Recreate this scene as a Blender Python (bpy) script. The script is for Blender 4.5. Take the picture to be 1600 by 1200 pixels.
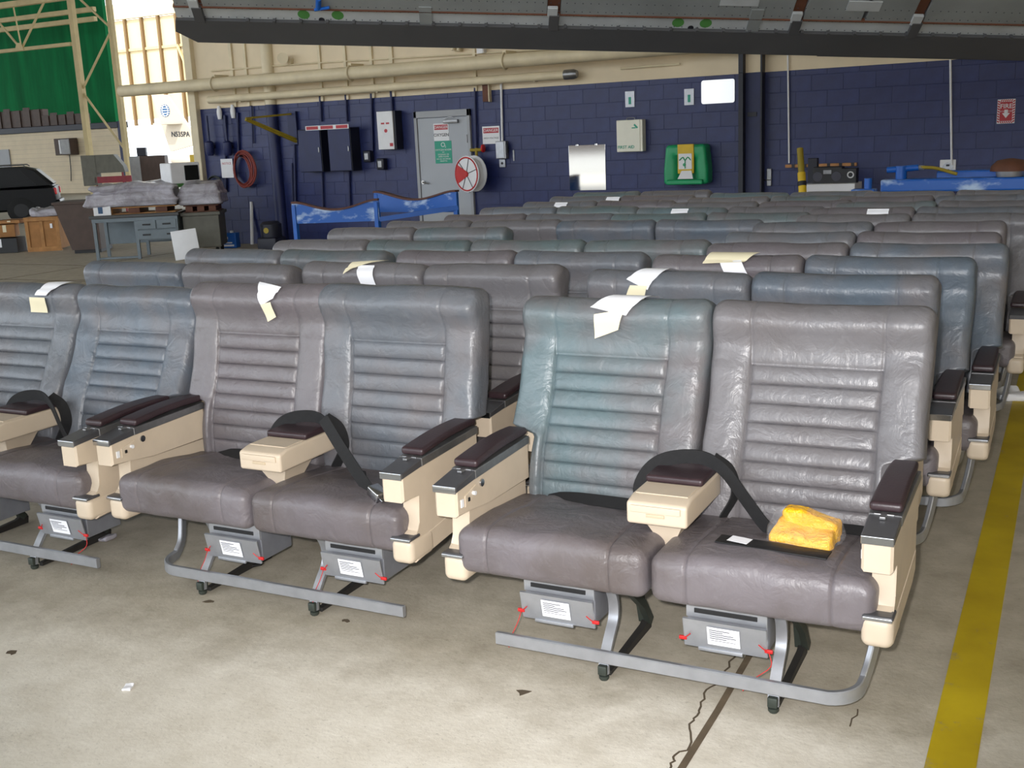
import bpy, math, random
import numpy as np
from mathutils import Vector, Matrix, Euler

# ------------------------------------------------------------------ reset
for o in list(bpy.data.objects):
    bpy.data.objects.remove(o)
SC = bpy.context.scene
COL = SC.collection
random.seed(4)
RNG = np.random.default_rng(7)
PI = math.pi

# ------------------------------------------------------------------ camera
CAM_H = 1.62
F_PX = 1728.0
PITCH, ROLL, YAW = math.radians(12.6), math.radians(-2.55), math.radians(27.2)


def cam_axes():
    cy, sy = math.cos(YAW), math.sin(YAW)
    fwd = np.array([-sy * math.cos(PITCH), cy * math.cos(PITCH), -math.sin(PITCH)])
    right = np.array([cy, sy, 0.0])
    up = np.cross(right, fwd)
    r2 = math.cos(ROLL) * right + math.sin(ROLL) * up
    u2 = -math.sin(ROLL) * right + math.cos(ROLL) * up
    return r2, u2, fwd


CR, CU, CF = cam_axes()
camd = bpy.data.cameras.new('camera')
camd.sensor_width = 36.0
camd.lens = F_PX / 1600 * 36.0
camd.clip_end = 1000
cam = bpy.data.objects.new('camera', camd)
COL.objects.link(cam)
mm = Matrix.Identity(4)
for i in range(3):
    mm[i][0] = CR[i]
    mm[i][1] = CU[i]
    mm[i][2] = -CF[i]
mm[2][3] = CAM_H
cam.matrix_world = mm
SC.camera = cam


def ray(px, py):
    return CR * (px - 800) - CU * (py - 600) + CF * F_PX


def atY(px, py, Y):
    d = ray(px, py)
    return np.array([0, 0, CAM_H]) + d * Y / d[1]


def atZ(px, py, z=0.0):
    d = ray(px, py)
    return np.array([0, 0, CAM_H]) + d * (z - CAM_H) / d[2]


# ------------------------------------------------------------------ light
W = bpy.data.worlds.new('world')
SC.world = W
W.use_nodes = True
bg = W.node_tree.nodes['Background']
bg.inputs[0].default_value = (0.86, 0.93, 1.0, 1)
bg.inputs[1].default_value = 3.4
sun_d = bpy.data.lights.new('sun', 'SUN')
sun_d.energy = 4.5
sun_d.angle = math.radians(1.0)
sun_d.color = (1.0, 0.93, 0.8)
sun_o = bpy.data.objects.new('sun', sun_d)
COL.objects.link(sun_o)
sun_o.rotation_euler = (math.radians(38), 0, math.radians(12))
# the photographer's on-camera flash
fl_d = bpy.data.lights.new('camera_flash', 'SPOT')
fl_d.energy = 560.0
fl_d.spot_size = math.radians(74)
fl_d.spot_blend = 1.0
fl_d.shadow_soft_size = 0.02
fl_d.color = (1.0, 0.97, 0.95)
fl_o = bpy.data.objects.new('camera_flash', fl_d)
COL.objects.link(fl_o)
fm = mm.copy()
fp = np.array([0, 0, CAM_H]) - CR * 0.06 + CU * 0.05
for i in range(3):
    fm[i][3] = fp[i]
fl_o.matrix_world = fm
SC.view_settings.view_transform = 'Standard'
SC.view_settings.look = 'None'
SC.view_settings.gamma = 1.0
SC.view_settings.use_curve_mapping = False
SC.view_settings.exposure = 0.0


# ------------------------------------------------------------------ colours, materials
def lin(c):
    c = c / 255.0
    return c / 12.92 if c <= 0.04045 else ((c + 0.055) / 1.055) ** 2.4


def rgb(r, g, b):
    return (lin(r), lin(g), lin(b), 1.0)


class NT:
    def __init__(self, name):
        self.m = bpy.data.materials.new(name)
        self.m.use_nodes = True
        self.n = self.m.node_tree.nodes
        self.l = self.m.node_tree.links
        self.b = self.n['Principled BSDF']

    def node(self, t, **kw):
        x = self.n.new(t)
        for k, v in kw.items():
            if k.startswith('i_'):
                x.inputs[k[2:].replace('_', ' ')].default_value = v
            else:
                setattr(x, k, v)
        return x

    def link(self, a, b):
        self.l.new(a, b)

    def coord(self, kind='Object', scale=(1, 1, 1)):
        tc = self.node('ShaderNodeTexCoord')
        mp = self.node('ShaderNodeMapping')
        mp.inputs['Scale'].default_value = scale
        self.link(tc.outputs[kind], mp.inputs['Vector'])
        return mp.outputs['Vector']

    def noise(self, vec, scale, detail=3.0, rough=0.55, dist=0.0):
        x = self.node('ShaderNodeTexNoise')
        x.inputs['Scale'].default_value = scale
        x.inputs['Detail'].default_value = detail
        x.inputs['Roughness'].default_value = rough
        x.inputs['Distortion'].default_value = dist
        self.link(vec, x.inputs['Vector'])
        return x.outputs['Fac']

    def ramp(self, fac, p0, p1, c0=(0, 0, 0, 1), c1=(1, 1, 1, 1)):
        x = self.node('ShaderNodeValToRGB')
        e = x.color_ramp.elements
        e[0].position, e[1].position = p0, p1
        e[0].color, e[1].color = c0, c1
        self.link(fac, x.inputs['Fac'])
        return x.outputs['Color']

    def mix(self, fac, a, b, kind='MIX'):
        x = self.node('ShaderNodeMix', data_type='RGBA', blend_type=kind)
        for sock, v in ((x.inputs[0], fac), (x.inputs[6], a), (x.inputs[7], b)):
            if isinstance(v, (int, float)):
                sock.default_value = v
            elif isinstance(v, tuple):
                sock.default_value = v
            else:
                self.link(v, sock)
        return x.outputs[2]

    def math(self, op, a, b=0.0):
        x = self.node('ShaderNodeMath', operation=op)
        for sock, v in ((x.inputs[0], a), (x.inputs[1], b)):
            if isinstance(v, (int, float)):
                sock.default_value = v
            else:
                self.link(v, sock)
        return x.outputs[0]

    def bump(self, h, strength=0.3, dist=0.01, prev=None):
        x = self.node('ShaderNodeBump')
        x.inputs['Strength'].default_value = strength
        x.inputs['Distance'].default_value = dist
        self.link(h, x.inputs['Height'])
        if prev is not None:
            self.link(prev, x.inputs['Normal'])
        return x.outputs['Normal']

    def set(self, **kw):
        for k, v in kw.items():
            s = self.b.inputs[k.replace('_', ' ')]
            if isinstance(v, (int, float, tuple)):
                s.default_value = v
            else:
                self.link(v, s)
        return self


def simple(name, c, rough=0.5, metal=0.0, var=0.12, scale=6.0, bump=0.0, spec=0.5):
    t = NT(name)
    v = t.coord()
    n = t.noise(v, scale, 4)
    dark = tuple(x * (1 - var) for x in c[:3]) + (1,)
    lite = tuple(min(1, x * (1 + var)) for x in c[:3]) + (1,)
    t.set(Base_Color=t.ramp(n, 0.3, 0.7, dark, lite), Roughness=rough, Metallic=metal, Specular_IOR_Level=spec)
    if bump:
        t.set(Normal=t.bump(t.noise(v, scale * 12, 3), bump, 0.004))
    return t.m


def leather(name, rough, brown):
    t = NT(name)
    at = t.node('ShaderNodeAttribute', attribute_type='OBJECT', attribute_name='tint')
    at2 = t.node('ShaderNodeAttribute', attribute_type='OBJECT', attribute_name='seed')
    tc = t.node('ShaderNodeTexCoord')
    ad = t.node('ShaderNodeVectorMath', operation='ADD')
    t.link(tc.outputs['Object'], ad.inputs[0])
    t.link(at2.outputs['Vector'], ad.inputs[1])
    v = ad.outputs[0]
    big = t.ramp(t.noise(v, 3.2, 3, 0.6), 0.30, 0.60)
    base = t.mix(big, rgb(*brown), at.outputs['Color'])
    scuff = t.ramp(t.noise(v, 22, 5, 0.7), 0.55, 0.8)
    base = t.mix(t.math('MULTIPLY', scuff, 0.14), base, rgb(160, 160, 162))
    dirt = t.ramp(t.noise(v, 7, 5, 0.65), 0.2, 0.5)
    base = t.mix(t.math('SUBTRACT', 0.28, t.math('MULTIPLY', dirt, 0.28)), base, rgb(66, 61, 58))
    mp = t.node('ShaderNodeMapping')
    mp.inputs['Scale'].default_value = (60, 60, 9)
    t.link(v, mp.inputs['Vector'])
    crk = t.noise(mp.outputs['Vector'], 1.0, 4, 0.6, 0.4)
    fold = t.math('ABSOLUTE', t.math('SUBTRACT', t.noise(v, 11, 4, 0.55, 0.5), 0.5))
    grain = t.noise(v, 380, 2, 0.5)
    n1 = t.bump(fold, 0.45, 0.02)
    n2 = t.bump(crk, 0.16, 0.008, n1)
    n3 = t.bump(grain, 0.10, 0.002, n2)
    rg = t.math('ADD', rough - 0.08, t.math('MULTIPLY', t.noise(v, 9, 4), 0.2))
    t.set(Base_Color=base, Roughness=rg, Normal=n3, Specular_IOR_Level=0.55)
    return t.m


M = {}
M['leather'] = leather('grey_leather', 0.36, (106, 102, 104))
M['cushion'] = leather('cushion_leather', 0.42, (90, 82, 81))
M['beige'] = simple('beige_plastic', rgb(198, 182, 161), 0.45, var=0.05, scale=9)
M['beige_dark'] = simple('beige_dark_plastic', rgb(186, 168, 142), 0.5, var=0.06)  # darker beige for back shells, console slots and mortar courses
M['vinyl'] = simple('oxblood_vinyl', rgb(52, 38, 42), 0.38, var=0.15, scale=12, bump=0.15)
M['lid'] = simple('smoked_lid', rgb(80, 80, 83), 0.28, 0.3, 0.1)
M['chrome'] = simple('chrome', rgb(190, 192, 196), 0.16, 1.0, 0.06)
M['steel'] = simple('brushed_steel', rgb(140, 140, 141), 0.35, 0.8, 0.15, 20)
M['alu'] = simple('aluminium', rgb(168, 170, 175), 0.38, 0.65, 0.1, 15)
M['sheet'] = simple('sheet_metal', rgb(150, 152, 160), 0.42, 0.55, 0.12, 10)
M['greenmetal'] = simple('dark_green_metal', rgb(62, 68, 62), 0.5, 0.4, 0.15)
M['black'] = simple('black_plastic', rgb(22, 22, 24), 0.5, var=0.2)
M['strap'] = simple('black_webbing', rgb(24, 24, 26), 0.75, var=0.2, scale=60, bump=0.2)
M['paper'] = simple('white_paper', rgb(238, 238, 242), 0.7, var=0.03)
M['tape'] = simple('cream_tape', rgb(232, 222, 190), 0.6, var=0.04)
M['red'] = simple('red_plastic', rgb(190, 28, 28), 0.5, var=0.08)
M['ink'] = simple('print_ink', rgb(70, 70, 80), 0.7, var=0.05)
M['rail'] = simple('dark_rail', rgb(48, 46, 44), 0.6, 0.3, 0.2)
M['white'] = simple('white_paint', rgb(226, 226, 228), 0.5, var=0.04)
M['cream'] = simple('cream_paint', rgb(220, 203, 172), 0.6, var=0.07, scale=1.5)
M['creampipe'] = simple('cream_pipe', rgb(214, 200, 168), 0.5, var=0.1, scale=3)
M['navy'] = simple('navy_paint', rgb(24, 33, 78), 0.5, var=0.15, scale=4)
M['navy_dark'] = simple('dark_navy_paint', rgb(20, 22, 38), 0.5, var=0.15, scale=4)
M['doorgrey'] = simple('door_grey', rgb(168, 172, 178), 0.5, var=0.04, scale=2)
M['frame_grey'] = simple('frame_grey', rgb(158, 160, 164), 0.5, var=0.04, scale=2)
M['sign_red'] = simple('sign_red', rgb(176, 32, 44), 0.45, var=0.03)
M['sign_green'] = simple('sign_green', rgb(18, 150, 122), 0.45, var=0.03)
M['sign_black'] = simple('sign_black', rgb(25, 25, 32), 0.5, var=0.03)
M['green'] = simple('eyewash_green', rgb(20, 150, 95), 0.4, var=0.06)
M['yellow'] = simple('yellow_paint', rgb(214, 178, 30), 0.5, var=0.1)
M['mustard'] = simple('mustard_paint', rgb(150, 130, 30), 0.55, var=0.12)
M['blue'] = simple('blue_enamel', rgb(18, 90, 178), 0.4, var=0.12, scale=3)
M['blue_patchy'] = None
M['brownpad'] = simple('brown_carpet_pad', rgb(96, 66, 58), 0.85, var=0.2, scale=30, bump=0.3)
M['hose'] = simple('red_rubber_hose', rgb(132, 52, 42), 0.6, var=0.1)
M['blackhose'] = simple('dark_rubber_hose', rgb(35, 42, 42), 0.6, var=0.1)
M['wood'] = simple('pale_wood', rgb(178, 128, 80), 0.7, var=0.2, scale=8)
M['crate'] = simple('crate_wood', rgb(172, 124, 74), 0.75, var=0.22, scale=7)
M['carton'] = simple('brown_cardboard', rgb(166, 118, 70), 0.8, var=0.15)
M['deskgrey'] = simple('desk_grey', rgb(108, 118, 124), 0.5, 0.2, 0.1)
M['desktop'] = simple('desk_top', rgb(70, 70, 70), 0.5, 0.2, 0.1)
M['olive'] = simple('olive_steel', rgb(92, 90, 80), 0.55, 0.1, 0.15)
M['brown'] = simple('brown_steel', rgb(78, 62, 54), 0.6, 0.1, 0.15)
M['dirtyred'] = simple('dull_red_paint', rgb(130, 32, 44), 0.55, var=0.15)
M['suv'] = simple('black_car_paint', rgb(8, 8, 10), 0.35, 0.0, 0.1, spec=0.2)
M['carglass'] = simple('dark_car_glass', rgb(8, 9, 10), 0.3, 0.0, 0.1, spec=0.2)
M['taillamp'] = simple('red_lamp_lens', rgb(210, 20, 20), 0.25, 0.0, 0.05)
M['rubber'] = simple('tyre_rubber', rgb(20, 20, 20), 0.8)
M['greenwall'] = None
M['steelcream'] = simple('cream_steelwork', rgb(196, 176, 128), 0.6, var=0.12, scale=2)
M['wing_dark'] = simple('dark_grey_wing_skin', rgb(74, 74, 76), 0.5, 0.1, 0.1, 1.2)
M['wing_bright'] = simple('bare_wing_metal', rgb(186, 190, 192), 0.42, 0.3, 0.12, 3)
M['wing_mid'] = simple('weathered_wing_metal', rgb(142, 146, 146), 0.45, 0.3, 0.16, 2)
M['zinc'] = simple('green_zinc_primer', rgb(70, 124, 60), 0.6, var=0.08)
M['rust'] = simple('rusty_brown', rgb(96, 58, 40), 0.7, var=0.2)
M['planewhite'] = simple('aircraft_white', rgb(176, 164, 146), 0.5, var=0.02)
M['globe'] = simple('globe_blue', rgb(34, 74, 112), 0.5, var=0.03)
M['ramp'] = simple('outdoor_concrete', rgb(150, 146, 138), 0.9, var=0.06, scale=0.1)
M['roof'] = simple('roof_deck', rgb(150, 150, 145), 0.8, var=0.1, scale=0.3)
M['aidwhite'] = simple('first_aid_white', rgb(236, 234, 218), 0.5, var=0.03)
M['crt'] = simple('screen_glass', rgb(24, 26, 26), 0.5, spec=0.2)
M['hvac'] = simple('hvac_grey', rgb(150, 150, 150), 0.5)


M['mustard_rib'] = simple('ochre_steel', rgb(112, 86, 50), 0.7)


M['farcream'] = simple('weathered_cream_sheet', rgb(206, 188, 150), 0.8, var=0.04, scale=.2)


def m_mirror():
    t = NT('wall_mirror')
    t.set(Base_Color=(0.75, 0.77, 0.8, 1), Metallic=1.0, Roughness=0.06)
    return t.m


M['mirror'] = m_mirror()
t = NT('reflective_plate')
t.set(Base_Color=(0.95, 0.95, 0.95, 1), Metallic=0.75, Roughness=0.3)
M['plate'] = t.m


def m_patchyblue():
    t = NT('patchy_blue_enamel')
    v = t.coord(scale=(1.4, 3, 3))
    f = t.ramp(t.noise(v, 1.6, 4, 0.6), 0.5, 0.62)  # pale blue patches scattered by noise over the blue
    t.set(Base_Color=t.mix(f, rgb(18, 90, 178), rgb(176, 198, 226)), Roughness=0.38)
    return t.m


M['blue_patchy'] = m_patchyblue()


def m_greenwall():
    t = NT('green_sheet_wall')
    v = t.coord(scale=(1, 1, 0.12))
    f = t.noise(v, 1.4, 5, 0.65)
    t.set(Base_Color=t.ramp(f, 0.3, 0.75, rgb(8, 84, 46), rgb(18, 126, 72)), Roughness=0.75, Specular_IOR_Level=0.1)
    return t.m


M['greenwall'] = m_greenwall()


def m_floor():
    t = NT('concrete_floor')
    v = t.coord()
    n1 = t.noise(v, 0.9, 6, 0.6)
    n2 = t.noise(v, 7.0, 6, 0.65)
    n3 = t.noise(v, 70.0, 3, 0.6)
    pale_tone = t.ramp(n2, 0.25, 0.75, rgb(206, 198, 183), rgb(232, 226, 214))
    dark_tone = t.ramp(n2, 0.25, 0.75, rgb(158, 149, 132), rgb(192, 183, 166))
    # paler concrete in front of the seats, darker further back, the rim wandering
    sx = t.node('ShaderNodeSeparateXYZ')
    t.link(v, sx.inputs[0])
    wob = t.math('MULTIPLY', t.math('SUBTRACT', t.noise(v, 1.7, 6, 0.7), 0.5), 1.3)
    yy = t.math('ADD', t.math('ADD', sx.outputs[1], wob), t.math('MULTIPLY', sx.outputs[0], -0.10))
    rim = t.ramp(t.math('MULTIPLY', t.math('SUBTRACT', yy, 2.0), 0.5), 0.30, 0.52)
    base = t.mix(rim, pale_tone, dark_tone)
    stain = t.ramp(t.noise(v, 2.3, 6, 0.7), 0.56, 0.72)
    base = t.mix(t.math('MULTIPLY', stain, 0.30), base, rgb(120, 108, 88))
    pit = t.ramp(n3, 0.28, 0.40)
    base = t.mix(t.math('SUBTRACT', 0.25, t.math('MULTIPLY', pit, 0.25)), base, rgb(90, 80, 66))
    t.set(Base_Color=base, Roughness=t.math('ADD', 0.5, t.math('MULTIPLY', n1, 0.3)),
          Normal=t.bump(t.noise(v, 45, 5, 0.7), 0.18, 0.01), Specular_IOR_Level=0.35)
    return t.m


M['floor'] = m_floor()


def m_stripe():
    t = NT('worn_yellow_line')
    v = t.coord()
    f = t.ramp(t.noise(v, 9, 6, 0.75), 0.60, 0.74)
    t.set(Base_Color=t.mix(f, t.ramp(t.noise(v, 3, 4), 0.3, 0.7, rgb(176, 150, 10), rgb(204, 178, 24)), rgb(150, 136, 104)), Roughness=0.6)
    return t.m


M['stripe'] = m_stripe()


def m_bluewall():
    t = NT('blue_block_paint')
    v = t.coord()
    at = t.node('ShaderNodeObjectInfo')
    f = t.noise(v, 5, 5, 0.7)
    c = t.ramp(f, 0.25, 0.8, rgb(18, 27, 76), rgb(36, 49, 106))
    c = t.mix(t.math('MULTIPLY', at.outputs['Random'], 0.25), c, rgb(17, 23, 62))
    t.set(Base_Color=c, Roughness=0.42, Normal=t.bump(t.noise(v, 60, 4), 0.25, 0.004))
    return t.m


M['bluewall'] = m_bluewall()


def m_film():
    t = NT('clear_plastic_film')
    v = t.coord()
    t.set(Base_Color=(0.8, 0.8, 0.84, 1), Roughness=0.12, Alpha=0.10, Normal=t.bump(t.noise(v, 30, 4, 0.6, 1.0), 0.6, 0.02))
    return t.m


M['film'] = m_film()


def m_wrap():
    t = NT('grey_shrink_wrap')
    v = t.coord()
    c = t.ramp(t.noise(v, 4, 5, 0.7, 1.0), 0.3, 0.7, rgb(146, 141, 147), rgb(204, 202, 213))
    mp = t.node('ShaderNodeMapping')
    mp.inputs['Scale'].default_value = (3, 3, 14)
    t.link(v, mp.inputs['Vector'])
    t.set(Base_Color=c, Roughness=0.22, Alpha=0.92, Normal=t.bump(t.noise(mp.outputs['Vector'], 1.6, 5, 0.6, 0.6), 0.7, 0.03))
    return t.m


M['wrap'] = m_wrap()


def m_pouch():
    t = NT('yellow_pouch_plastic')
    v = t.coord()
    c = t.ramp(t.noise(v, 18, 4), 0.3, 0.7, rgb(246, 172, 0), rgb(255, 196, 16))
    t.set(Base_Color=c, Roughness=0.25, Normal=t.bump(t.noise(v, 38, 4, 0.6, 1.2), 1.0, 0.012))
    return t.m


M['pouch'] = m_pouch()


# ------------------------------------------------------------------ mesh helpers
def vnoise(P, scale, seed=0):
    """smooth value noise in [-1,1], vectorised"""
    Q = np.asarray(P, float) * scale + seed * 17.31
    I = np.floor(Q).astype(np.int64)
    f = Q - I
    f = f * f * (3 - 2 * f)
    out = np.zeros(len(Q))
    for dx in (0, 1):
        for dy in (0, 1):
            for dz in (0, 1):
                h = (I[:, 0] + dx) * 374761393 + (I[:, 1] + dy) * 668265263 + (I[:, 2] + dz) * 2147483647 + seed * 974711
                h = (h ^ (h >> 13)) * 1274126177
                h = (h ^ (h >> 16)) & 0xFFFF
                w = (f[:, 0] if dx else 1 - f[:, 0]) * (f[:, 1] if dy else 1 - f[:, 1]) * (f[:, 2] if dz else 1 - f[:, 2])
                out += w * (h / 65535.0 * 2 - 1)
    return out


def lines(lo, hi, r, n, k, extra=()):
    a = [lo + r - r * math.tan(math.radians(45) * (k - i) / k) for i in range(k + 1)] if r > 0 else [lo]
    b = [hi - r + r * math.tan(math.radians(45) * i / k) for i in range(k + 1)] if r > 0 else [hi]
    mid = [a[-1] + (b[0] - a[-1]) * i / n for i in range(1, n)]
    return sorted(set([round(x, 6) for x in a + mid + b + list(extra)]))


def rbox(lo, hi, r, n=(1, 1, 1), k=2, ex=((), (), ())):
    """rounded box as (V, F): dense grids on the faces, corners rounded with radius r"""
    L = [lines(lo[i], hi[i], r, n[i], k, ex[i]) for i in range(3)]
    idx = {}
    V = []
    F = []

    def vid(i, j, l):
        q = (i, j, l)
        if q not in idx:
            idx[q] = len(V)
            V.append((L[0][i], L[1][j], L[2][l]))
        return idx[q]
    N = [len(x) - 1 for x in L]
    for ax in range(3):
        a, b = [(1, 2), (2, 0), (0, 1)][ax]
        for side in (0, N[ax]):
            for i in range(N[a]):
                for j in range(N[b]):
                    q = []
                    for (di, dj) in ((0, 0), (1, 0), (1, 1), (0, 1)):
                        c = [0, 0, 0]
                        c[ax] = side
                        c[a] = i + di
                        c[b] = j + dj
                        q.append(vid(*c))
                    F.append(q if side else q[::-1])
    V = np.array(V)
    if r > 0:
        lo_ = np.array(lo) + r
        hi_ = np.array(hi) - r
        c = np.clip(V, lo_, hi_)
        d = V - c
        ln = np.linalg.norm(d, axis=1, keepdims=True)
        V = c + r * d / np.maximum(ln, 1e-9)
    return V, F


class Crisp(tuple):
    pass


def box(lo, hi, b=0.0):
    if b <= 0:
        return Crisp(rbox(lo, hi, 0.0, k=1))
    return Crisp(rbox(lo, hi, b, k=1))


def join(*parts):
    crisp = all(isinstance(p_, Crisp) for p_ in parts)
    V, F, o = [], [], 0
    for v, f in parts:
        v = np.asarray(v, float)
        V.append(v)
        F += [[i + o for i in q] for q in f]
        o += len(v)
    return Crisp((np.vstack(V), F)) if crisp else (np.vstack(V), F)


def xf(vf, M4=None, loc=None, rot=None):
    V, F = vf
    V = np.asarray(V, float)
    if rot is not None:
        R3 = np.array(Euler(rot).to_matrix())
        V = V @ R3.T
    if loc is not None:
        V = V + np.array(loc)
    return V, F


def mirx(vf):
    V, F = vf
    V = np.array(V, float)
    V[:, 0] *= -1
    return V, [list(reversed(q)) for q in F]


def frames(path, up=(0, 0, 1)):
    P = np.asarray(path, float)
    T = np.gradient(P, axis=0)
    T /= np.linalg.norm(T, axis=1, keepdims=True)
    U = np.zeros_like(P)
    u = np.array(up, float)
    if abs(u @ T[0]) > 0.95:
        u = np.array([1.0, 0.13, 0.0])
    for i in range(len(P)):
        u = u - T[i] * (u @ T[i])
        u /= np.linalg.norm(u)
        U[i] = u
    return P, T, U, np.cross(T, U)


def sweep(path, prof, up=(0, 0, 1), closed_prof=True, caps=True):
    """sweep a 2D profile [(side, up)] along a path"""
    P, T, U, S = frames(path, up)
    n = len(prof)
    V = []
    for i in range(len(P)):
        for (a, b) in prof:
            V.append(P[i] + S[i] * a + U[i] * b)
    F = []
    for i in range(len(P) - 1):
        for j in range(n if closed_prof else n - 1):
            j2 = (j + 1) % n
            F.append([i * n + j, i * n + j2, (i + 1) * n + j2, (i + 1) * n + j])
    if caps and closed_prof:
        F.append(list(range(n))[::-1])
        F.append([(len(P) - 1) * n + j for j in range(n)])
    return np.array(V), F


def circ(r, n=10, ry=None):
    ry = r if ry is None else ry
    return [(r * math.cos(2 * PI * i / n), ry * math.sin(2 * PI * i / n)) for i in range(n)]


def rectp(w, h):
    return [(-w / 2, -h / 2), (w / 2, -h / 2), (w / 2, h / 2), (-w / 2, h / 2)]


def tube(path, r, n=10, up=(0, 0, 1)):
    return sweep(path, circ(r, n), up)


def smooth(pts, n=6):
    """Catmull-Rom through the points"""
    P = [np.array(p, float) for p in pts]
    P = [2 * P[0] - P[1]] + P + [2 * P[-1] - P[-2]]
    out = []
    for i in range(1, len(P) - 2):
        for j in range(n):
            t_ = j / n
            a, b, c, d = P[i - 1], P[i], P[i + 1], P[i + 2]
            out.append(0.5 * ((2 * b) + (c - a) * t_ + (2 * a - 5 * b + 4 * c - d) * t_ ** 2 + (3 * b - a - 3 * c + d) * t_ ** 3))
    out.append(P[-2])
    return out


def prism(poly, axis, a, b):
    """polygon in the plane normal to axis, extruded from a to b"""
    V = []
    for t_ in (a, b):
        for (p, q) in poly:
            V.append({0: (t_, p, q), 1: (p, t_, q), 2: (p, q, t_)}[axis])
    n = len(poly)
    F = [[i, (i + 1) % n, n + (i + 1) % n, n + i] for i in range(n)]
    F.append(list(range(n))[::-1])
    F.append([n + i for i in range(n)])
    return np.array(V, float), F


def lathe(prof, n=20, axis=2):
    V, F = [], []
    for (r, h) in prof:
        for i in range(n):
            a = 2 * PI * i / n
            c, s = r * math.cos(a), r * math.sin(a)
            V.append({2: (c, s, h), 1: (c, h, s), 0: (h, c, s)}[axis])
    m = len(prof)
    for k in range(m - 1):
        for i in range(n):
            j = (i + 1) % n
            F.append([k * n + i, k * n + j, (k + 1) * n + j, (k + 1) * n + i])
    F.append(list(range(n))[::-1])
    F.append([(m - 1) * n + i for i in range(n)])
    return np.array(V, float), F


def cyl(p0, p1, r, n=12):
    return tube([p0, p1], r, n)


def mesh(name, vf, mat, smooth_=True, ang=40):
    if isinstance(vf, Crisp):
        ang = 18
    V, F = vf
    me = bpy.data.meshes.new(name)
    me.from_pydata([tuple(v) for v in V], [], [list(f) for f in F])
    me.validate()
    import bmesh
    bm = bmesh.new()
    bm.from_mesh(me)
    bmesh.ops.recalc_face_normals(bm, faces=bm.faces)
    bm.to_mesh(me)
    bm.free()
    me.materials.append(mat)
    if smooth_:
        me.polygons.foreach_set('use_smooth', [True] * len(me.polygons))
        me.set_sharp_from_angle(angle=math.radians(ang))
    return me


def obj(name, vf, mat, parent=None, loc=(0, 0, 0), rot=(0, 0, 0), ang=40, **props):
    me = vf if isinstance(vf, bpy.types.Mesh) else mesh(name, vf, M[mat] if isinstance(mat, str) else mat, True, ang)
    o = bpy.data.objects.new(name, me)
    COL.objects.link(o)
    o.parent = parent
    o.location = loc
    o.rotation_euler = rot
    for k_, v_ in props.items():
        o[k_] = v_
    return o


def empty(name, loc=(0, 0, 0), rz=0.0):
    o = bpy.data.objects.new(name, None)
    o.empty_display_size = 0.1
    COL.objects.link(o)
    o.location = loc
    o.rotation_euler = (0, 0, rz)
    return o


def tag(o, label, cat, group=None):
    o['label'] = label
    o['category'] = cat
    if group:
        o['group'] = group
    return o


def struct(o, label=None):
    o['kind'] = 'structure'
    if label:
        o['label'] = label
    return o


KIDS = {}


def kids(o):
    return [c for c in bpy.data.objects if c.parent == o]


def copy_tree(o, parent=None):
    c = o.copy()
    COL.objects.link(c)
    c.parent = parent
    for ch in TREE.get(o.name, []):
        copy_tree(ch, c)
    return c


TREE = {}


def text(s, size, depth=0.001, align='CENTER', bold=0.0):
    cu = bpy.data.curves.new('lettering', 'FONT')
    cu.body = s
    cu.size = size
    cu.align_x = align
    cu.align_y = 'CENTER'
    cu.extrude = depth
    cu.offset = bold
    cu.resolution_u = 3
    o = bpy.data.objects.new('lettering', cu)
    COL.objects.link(o)
    dg = bpy.context.evaluated_depsgraph_get()
    me = o.evaluated_get(dg).to_mesh()
    V = np.array([v.co[:] for v in me.vertices]) if len(me.vertices) else np.zeros((0, 3))
    F = [list(p.vertices) for p in me.polygons]
    o.evaluated_get(dg).to_mesh_clear()
    bpy.data.objects.remove(o)
    bpy.data.curves.remove(cu)
    # stand upright facing -Y
    V2 = np.stack([V[:, 0], -V[:, 2], V[:, 1]], 1)
    return V2, F


# ------------------------------------------------------------------ the place: floor, walls, roof
YW = 15.2
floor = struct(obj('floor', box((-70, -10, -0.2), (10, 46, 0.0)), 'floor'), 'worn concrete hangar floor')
ramp = struct(obj('ground_outside', join(box((-320, 46, -0.25), (60, 300, -0.03)), box((-90, -60, -0.25), (30, -10, -0.03))), 'ramp'), 'pale concrete apron outside')
# painted line, joints and cracks lie on the floor and belong to it
obj('painted_line', box((-0.262, -8, 0.0), (-0.142, YW, 0.0015)), 'stripe', floor, label='worn yellow painted line')
M['joint'] = simple('joint_filler', rgb(98, 84, 66), 0.9, var=0.25, scale=12)
for jx in (-0.83, -7.0, -13.2):
    p = [(jx + 0.004 * math.sin(i * 1.7), -8 + i * 0.4, 0.0008) for i in range(58)]
    obj('joint', sweep(p, rectp(0.020, 0.0016), (0, 0, 1)), 'joint', floor)
for jy in (10.45, 12.0):
    p = [(-60 + i * 1.0, jy + 0.01 * math.sin(i * 1.3), 0.0008) for i in range(70)]
    obj('joint', sweep(p, rectp(0.025, 0.0016), (0, 0, 1)), 'joint', floor)
M['crack'] = simple('crack', rgb(86, 74, 58), 0.95)


def crack(pix, w):
    P = [atZ(x, y, 0.0005) for x, y in pix]
    Q = []
    for i in range(len(P) - 1):
        for j in range(5):
            t_ = j / 5
            q = P[i] * (1 - t_) + P[i + 1] * t_
            q[0] += random.uniform(-1, 1) * 0.006
            q[1] += random.uniform(-1, 1) * 0.006
            Q.append(q)
    Q.append(P[-1])
    obj('crack', sweep(Q, rectp(w, 0.001), (0, 0, 1)), 'crack', floor)


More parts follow.
